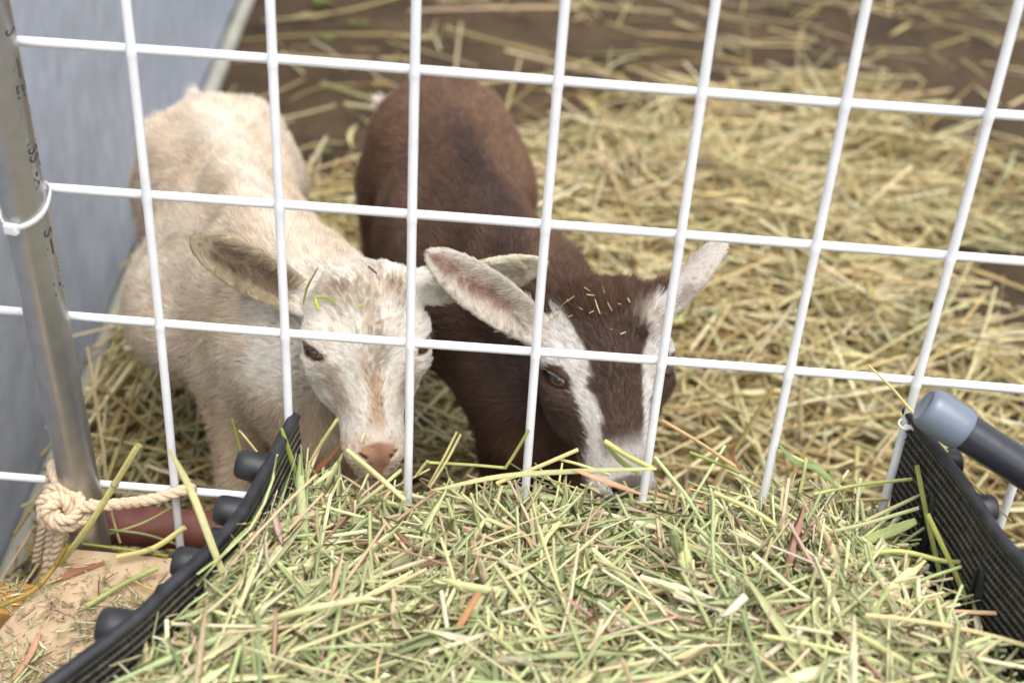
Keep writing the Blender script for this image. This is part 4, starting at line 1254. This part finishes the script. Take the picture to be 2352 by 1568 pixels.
# ------------------------------------------------------------------ single stalks that stand out of the pile
def stalk(name, label, pts, r, col, flat=1.0, nodes=(), cat='hay stalk', taper=0.0, group=None, split=False):
    """pts: (x, y, Y) in picture units and metres behind the panel, or world points"""
    W = [atY(*p) if len(p) == 3 and abs(p[0]) > 3 else np.array(p) for p in pts]
    C = catmull(W, 10) if len(W) > 2 else np.array([W[0] + (W[1] - W[0]) * t for t in np.linspace(0, 1, 12)])
    if len(W) == 2: C[:, 2] -= .02 * np.linalg.norm(W[1] - W[0]) * (1 - (2 * np.linspace(0, 1, 12) - 1) ** 2)
    n = len(C); t = np.linspace(0, 1, n); rr = r * (1 - taper * np.abs(2 * t - 1) ** 2.5)
    b = MB(); k = 10 if flat > .5 else 8
    base = C[n // 2]
    b.tube(C, rr, k, flat=flat, cap=False, up=nz(np.cross(nz(C[1] - C[0]), TOCAM)))
    for f in nodes:
        c = C[0] * 0 + np.array([np.interp(f, t, C[:, i]) for i in range(3)]); i = min(max(int(f * n), 1), n - 2); ax = nz(C[i + 1] - C[i - 1])
        b.lathe(c - ax * .0022, ax, [(0, r * .9), (.0012, r * 1.22), (.0030, r * 1.22), (.0044, r * .9)], 10)
    V = np.concatenate(b.v); nv = len(V)
    col = np.asarray(col, float)
    cc = np.tile(col, (nv, 1)); kk = np.arange(nv)
    nt = n * k
    stripes = 1 + .12 * np.sign(np.sin((kk[:nt] % k) * 2.1)); along = 1 + .10 * np.sin(np.repeat(t, k) * 7 + r * 9000)
    cc[:nt] *= (stripes * along)[:, None]
    cc[nt:] *= .72
    b.c = [cc]
    o = b.build(name, M_hay, None, base, angle=60); o.location = base
    return tag(o, label, cat, group)
PALE, GRN, LGRN, TAN, BRN, CRM = [lin(214, 210, 154), lin(140, 152, 88), lin(188, 196, 132), lin(206, 178, 128), lin(142, 98, 70), lin(230, 224, 184)]
YEL = lin(206, 198, 122)
def zp(x, y, z): return tuple(atZ(x, y, z))
stalk('hay_stalk', 'thick pale yellow stalk with a ring joint leaning across the steel pole', [zp(140, 1292, -.202), (205, 1205, -.075), (272, 1098, -.072), (318, 1022, -.070)], .0027, lin(206, 200, 132), nodes=(.62,))
stalk('hay_stalk', 'broad pale blurred blade rising beside the first vertical wire', [(388, 1030, -.155), (440, 1130, -.16), (490, 1260, -.175), (545, 1400, -.19)], .0027, lin(204, 200, 148), flat=.35, cat='hay blade', taper=.6)
stalk('hay_stalk', 'short yellow stalk with a brown joint lying across the plank end', [zp(268, 1279, -.196), zp(352, 1258, -.193), zp(425, 1210, -.175)], .0024, lin(214, 206, 138), nodes=(.45,))
stalk('hay_stalk', 'ridged pale green stalk lying on the plank by the black pegs', [zp(198, 1392, -.200), zp(285, 1340, -.198), zp(362, 1304, -.194)], .0022, lin(176, 184, 118))
stalk('hay_stalk', 'thin olive stalk lying along the far edge of the plank', [zp(190, 1248, -.2005), zp(300, 1262, -.2005), zp(385, 1276, -.2005)], .0012, lin(160, 164, 84))
stalk('hay_stalk', 'dull yellow stalk with joints running down off the plank corner', [zp(0, 1392, -.196), zp(75, 1356, -.196), zp(122, 1306, -.190), zp(152, 1256, -.17)], .0020, lin(170, 144, 72), nodes=(.42, .75))
stalk('hay_stalk', 'long reddish brown leaf lying flat across the plank', [zp(120, 1336, -.2025), zp(175, 1312, -.201), zp(250, 1288, -.2025)], .0028, lin(160, 112, 84), flat=.15, cat='hay blade', taper=.95)
stalk('hay_stalk', 'thin tan straw lying diagonally on the plank middle', [zp(290, 1320, -.198), zp(330, 1345, -.198), zp(375, 1362, -.197)], .0011, lin(200, 170, 112))
stalk('hay_stalk', 'curled pinkish leaf on the plank near the picture corner', [zp(30, 1560, -.199), zp(70, 1500, -.196), zp(92, 1450, -.197)], .0024, lin(206, 160, 128), flat=.25, cat='hay blade', taper=.7)
stalk('hay_stalk', 'thin dark green stalk standing in front of the upper black peg', [(575, 1108, -.055), (556, 1050, -.050), (532, 960, -.045)], .0013, lin(134, 142, 70), taper=.3)
stalk('hay_stalk', 'green blade standing at the tip of the left crate wall', [(690, 1120, -.035), (668, 1050, -.032), (646, 982, -.030)], .0021, lin(160, 172, 92), flat=.3, cat='hay blade', taper=.5)
stalk('hay_stalk', 'pale fuzzy stalk slanting over the upper black peg', [(640, 1100, -.05), (560, 1000, -.03), (548, 990, -.03)], .0009, lin(206, 196, 140))
stalk('hay_stalk', 'pale straight stalk rising in front of the pale goat cheek', [(694, 1096, -.022), (730, 1030, -.020), (775, 962, -.018)], .0014, lin(210, 210, 146))
stalk('hay_stalk', 'twisted dark brown leaf rising beside the pale goat muzzle', [(676, 1152, -.035), (720, 1088, -.028), (752, 1056, -.026), (786, 1014, -.022)], .0019, lin(140, 94, 66), flat=.3, cat='hay blade', taper=.8)
stalk('hay_stalk', 'thick pale stalk slanting in front of the pale goat nose', [(796, 1032, -.030), (860, 1086, -.040), (930, 1148, -.055)], .0023, lin(208, 204, 148), taper=.15)
stalk('hay_stalk', 'wide cream stalk below the pale goat chin', [(668, 1150, -.04), (710, 1120, -.04), (762, 1082, -.035)], .0017, lin(222, 222, 172), flat=.5)
stalk('hay_stalk', 'long pale green blade lying flat along the hay crest', [(1000, 1124, -.060), (1150, 1094, -.055), (1320, 1082, -.050), (1508, 1076, -.045)], .0021, lin(196, 196, 144), flat=.35, cat='hay blade', taper=.5)
stalk('hay_stalk', 'pale green bent stalk bridging two vertical wires above the hay', [(956, 1092, -.012), (980, 1061, -.010), (990, 1062, -.010), (1080, 1067, -.010), (1160, 1074, -.010)], .0013, lin(188, 194, 120), nodes=(.45,))
stalk('hay_stalk', 'green stalk leaning up against the middle vertical wire', [(1160, 1075, -.012), (1180, 1045, -.010), (1214, 988, -.008)], .0013, lin(176, 178, 104))
stalk('hay_stalk', 'split cream stalk rising between the goats, the taller half', [(984, 1116, -.014), (1020, 1050, -.012), (1049, 992, -.010)], .0011, lin(222, 212, 154))
stalk('hay_stalk', 'split cream stalk rising between the goats, the shorter half', [(988, 1118, -.018), (1026, 1058, -.015), (1058, 998, -.013)], .0011, lin(226, 216, 160))
stalk('hay_stalk', 'cream stalk slanting up in front of the brown goat cheek', [(1140, 1110, -.035), (1240, 1070, -.028), (1328, 1032, -.022)], .0017, lin(220, 206, 146))
stalk('hay_stalk', 'pale green stalk lying across the brown goat muzzle', [(1388, 1012, -.014), (1440, 1046, -.020), (1500, 1076, -.030)], .0022, lin(196, 196, 122))
stalk('hay_stalk', 'green leaf lying under the stalk on the brown goat muzzle', [(1394, 1026, -.012), (1430, 1062, -.014), (1472, 1090, -.020)], .0022, lin(146, 160, 96), flat=.3, cat='hay blade', taper=.6)
stalk('hay_stalk', 'thin pale stalk in front of the brown goat jaw', [(1274, 1052, -.022), (1330, 1066, -.024), (1400, 1090, -.03)], .0012, lin(210, 206, 140))
stalk('hay_stalk', 'pink tan leaf curving over the hay below the brown muzzle', [(1316, 1078, -.052), (1400, 1108, -.055), (1478, 1136, -.06)], .0020, lin(206, 166, 132), flat=.3, cat='hay blade', taper=.7)
stalk('hay_stalk', 'pinkish straw slanting down right of the brown goat', [(1522, 966, .03), (1600, 1012, .005), (1690, 1072, -.03)], .0015, lin(212, 180, 134))
stalk('hay_stalk', 'short green stalk poking left near the brown goat lips', [(1584, 1038, -.01), (1640, 1060, -.016), (1700, 1086, -.025)], .0014, lin(150, 160, 92))
stalk('hay_stalk', 'brown curled leaf tip standing above the hay crest', [(1688, 1018, -.012), (1682, 1046, -.012), (1700, 1080, -.02)], .0015, lin(150, 100, 72), flat=.4, cat='hay blade', taper=.8)
stalk('hay_stalk', 'soft green drooping blade right of the sixth wire', [(1790, 1022, -.006), (1830, 1062, -.012), (1880, 1076, -.02), (1925, 1120, -.03)], .0024, lin(144, 164, 112), flat=.25, cat='hay blade', taper=.7)
stalk('hay_stalk', 'pale stalk behind the drooping green blade', [(1786, 1034, -.004), (1850, 1064, -.010), (1935, 1122, -.022)], .0018, lin(206, 202, 134))
stalk('hay_stalk', 'thin green stalk reaching the right crate wall', [(1870, 1134, -.03), (1980, 1112, -.026), (2112, 1098, -.022)], .0015, lin(188, 196, 128))
stalk('hay_stalk', 'broad green split leaf touching the right crate wall', [(1960, 1250, -.08), (2040, 1222, -.075), (2104, 1196, -.07)], .0042, lin(166, 178, 118), flat=.2, cat='hay blade', taper=.4)
stalk('hay_stalk', 'green stalk hanging down along the right mesh wall', [(2106, 1068, -.03), (2118, 1130, -.045), (2134, 1210, -.06), (2162, 1330, -.09)], .0021, lin(172, 178, 106))
stalk('hay_stalk', 'yellow green stalk slanting down the lower right mesh wall', [(2130, 1180, -.08), (2200, 1330, -.115), (2260, 1490, -.15)], .0021, lin(176, 178, 96))
stalk('hay_stalk', 'thick pale stalk crossing toward the lower right mesh wall', [(1950, 1280, -.10), (2060, 1265, -.10), (2170, 1288, -.105), (2236, 1290, -.10)], .0020, lin(196, 198, 126))
stalk('hay_stalk', 'white tipped stalk fraying toward the right crate wall', [(1880, 1250, -.05), (1980, 1200, -.045), (2118, 1134, -.035)], .0019, lin(214, 208, 158), taper=.3)
stalk('hay_stalk', 'long thin pale straw hanging over the fence wire and crate rim', [(1994, 838, .006), (2044, 886, -.008), (2082, 930, -.012), (2150, 1010, -.03), (2190, 1054, -.04), (2235, 1112, -.05), (2270, 1142, -.055), (2322, 1196, -.06)], .0012, lin(222, 208, 142), taper=.3)
stalk('hay_stalk', 'short upright cream stalk on the hay crest right of centre', [(1838, 1128, -.02), (1846, 1090, -.018), (1852, 1052, -.016)], .0015, lin(214, 212, 150))
stalk('hay_stalk', 'pale blurred thick stalk lying in the near hay at centre left', [(560, 1440, -.22), (700, 1400, -.22), (850, 1372, -.21)], .0024, lin(208, 203, 154))
stalk('hay_stalk', 'white dry stem end in the near hay right of centre', [(1626, 1448, -.20), (1660, 1420, -.195), (1712, 1368, -.19)], .0030, lin(234, 228, 208))
stalk('hay_stalk', 'long pinkish brown stem lying in the near hay at centre', [(980, 1546, -.23), (1040, 1460, -.215), (1100, 1360, -.20)], .0024, lin(194, 146, 108), flat=.5, cat='hay blade')
stalk('hay_stalk', 'pale straw slanting down in the hay under the brown goat', [(1640, 1130, -.055), (1760, 1190, -.07), (1870, 1290, -.09)], .0018, lin(212, 208, 148))
stalk('hay_stalk', 'thin pale stalk lying low in front of the dull red pipe', [(250, 1226, .012), (330, 1200, .010), (404, 1160, .010)], .0012, lin(206, 198, 140))
stalk('hay_stalk', 'green stalk crossing in front of the dull red pipe end', [(252, 1216, .008), (330, 1226, .008), (410, 1250, .006)], .0013, lin(160, 168, 110))
stalk('hay_stalk', 'steep thin stalk between the steel pole and the red pipe', [(276, 1246, .006), (262, 1200, .010), (252, 1160, .012)], .0012, lin(210, 200, 150))
def seed_head(label, pts, r, col):
    W = catmull([atY(*p) for p in pts], 12); n = len(W); base = W[n // 2]
    b = MB(); t = np.linspace(0, 1, n); rr = r * np.sqrt(np.clip(1 - (2 * t - 1) ** 4, .02, 1)); b.tube(W, rr * .8, 10, cap=False)
    tg = np.gradient(W, axis=0)
    for _ in range(700):
        i = rng.integers(0, n); a = rng.normal(size=3); d = nz(a - nz(tg[i]) * (a @ nz(tg[i])) + nz(tg[i]) * .6)
        p = W[i] + d * rr[i] * .7; b.tube([p, p + d * r * .7], [.00028, .00008], 3, cap=False)
    V = sum(len(v) for v in b.v); b.c = [np.clip(np.tile(col, (V, 1)) * (1 + .25 * rng.normal(size=(V, 1))), .02, .8)]
    o = b.build('seed_head', M_hay, None, base); o.location = base; tag(o, label, 'seed head')
seed_head('fuzzy grey green seed head lying against the left crate wall', [(515, 1300, -.12), (480, 1370, -.14), (440, 1450, -.17), (385, 1520, -.19)], .0036, lin(160, 166, 122))
seed_head('small fuzzy seed head poking from the hay by the crate wall', [(522, 1246, -.085), (556, 1240, -.085), (596, 1242, -.085)], .0026, lin(190, 184, 140))
seed_head('short fuzzy green seed head standing in the middle of the hay', [(1545, 1216, -.13), (1550, 1240, -.13), (1560, 1264, -.135)], .0034, lin(156, 164, 112))

# ------------------------------------------------------------------ bits caught in the goats' hair
def on_goat(g, x, y, lift=.003):
    if g['bvh'] is None: g['bvh'] = BVHTree.FromPolygons([tuple(v) for v in g['V']], [tuple(int(i) for i in q) for q in g['Q']])
    d = nz(ray(x, y)); h = g['bvh'].ray_cast(Vector(CAM), Vector(d))
    if h[0] is None: return None
    return np.array(h[0]) + np.array(h[1]) * lift
def fleck(g, name, label, pts, r, col, flat=.4, lift=.006, group=None, cat='hay fleck'):
    P = [on_goat(g, x, y, lift) for x, y in pts]
    if any(p is None for p in P): return
    stalk(name, label, [tuple(p) for p in P], r, col, flat=flat, cat=cat, group=group)
fleck(G_pale, 'hay_sprig', 'bright green bent sprig on the pale goat forehead', [(740, 716), (736, 692), (741, 686), (758, 685), (775, 697)], .0013, lin(190, 204, 92), cat='hay sprig')
fleck(G_pale, 'hay_fleck', 'tiny green square fleck on the pale goat brow', [(824, 704), (832, 700)], .0015, lin(176, 192, 96))
fleck(G_pale, 'hay_fleck', 'short brown bark fleck on the pale goat crown', [(847, 622), (866, 634)], .0009, lin(120, 80, 50))
fleck(G_pale, 'hay_fleck', 'thin green fleck at the right side of the pale goat forehead', [(960, 716), (978, 706)], .0005, lin(130, 160, 80))
fleck(G_pale, 'hay_fleck', 'pale straw fleck above the pale goat nose', [(836, 1012), (842, 988)], .0011, lin(222, 214, 156))
stalk('hay_stalk', 'thin green blade standing beside the left ear of the pale goat', [(696, 700, .075), (706, 660, .075), (730, 615, .07)], .0009, lin(150, 166, 90), flat=.4, cat='hay blade', taper=.5)
FL = [(1290, 715, 1310, 690), (1300, 700, 1322, 684), (1345, 682, 1360, 684), (1362, 692, 1376, 724), (1392, 700, 1402, 718), (1380, 668, 1384, 680), (1415, 702, 1424, 704), (1330, 706, 1338, 712), (1278, 722, 1284, 728), (1398, 757, 1404, 758), (1420, 770, 1432, 764), (1486, 800, 1492, 800), (1270, 740, 1290, 724), (1340, 668, 1352, 676), (1440, 690, 1446, 700), (1352, 720, 1362, 716), (1310, 728, 1318, 724)]
for a, b_, c, d in FL:
    if rng.random() < .85: fleck(G_brown, 'hay_fleck', 'tiny pale hay fleck caught in the dark crown hair of the brown goat', [(a, b_), (c, d)], rng.uniform(.0003, .0007), PALE * rng.uniform(.45, .9), lift=.005, group='hay flecks on the crown of the brown goat')

# ------------------------------------------------------------------ weeds behind the goats
def weed(label, x, y, s):
    b0 = atZ(x, y, GZ + .005); b = MB()
    root = empty('weed', b0, label, 'weed')
    for i in range(7):
        a = i * 2.4 + x; l = s * (.6 + .5 * ((i * 37) % 10) / 10); e = np.array([math.cos(a), math.sin(a), .55])
        st = [b0, b0 + e * l * .5, b0 + e * l]
        lf = MB(); u = nz(np.cross(e, [0, 0, 1])); V, q = [], []
        for t in np.linspace(0, 1, 8):
            w = .34 * l * math.sin(math.pi * (.08 + .92 * t)) ; c = b0 + e * l * (.35 + .65 * t) - np.array([0, 0, .12 * l * t * t])
            V += [c - u * w, c + [0, 0, -.05 * l], c + u * w]
        for r_ in range(7):
            for cc in range(2): q.append([r_ * 3 + cc, r_ * 3 + cc + 1, r_ * 3 + cc + 4, r_ * 3 + cc + 3])
        lf.add(V, q); lf.tube([b0, b0 + e * l * .36], .0012, 5); lf.build('leaf', M_weed, root, b0)
weed('largest green weed at the top edge left of the third wire', 738, 14, .035)
weed('small yellow green weed on the soil right of the largest weed', 824, 62, .030)
weed('little green weed low on the bare soil beside the wire', 760, 95, .020)
weed('small green weed beside the loose straw stalks between the goats', 742, 350, .022)
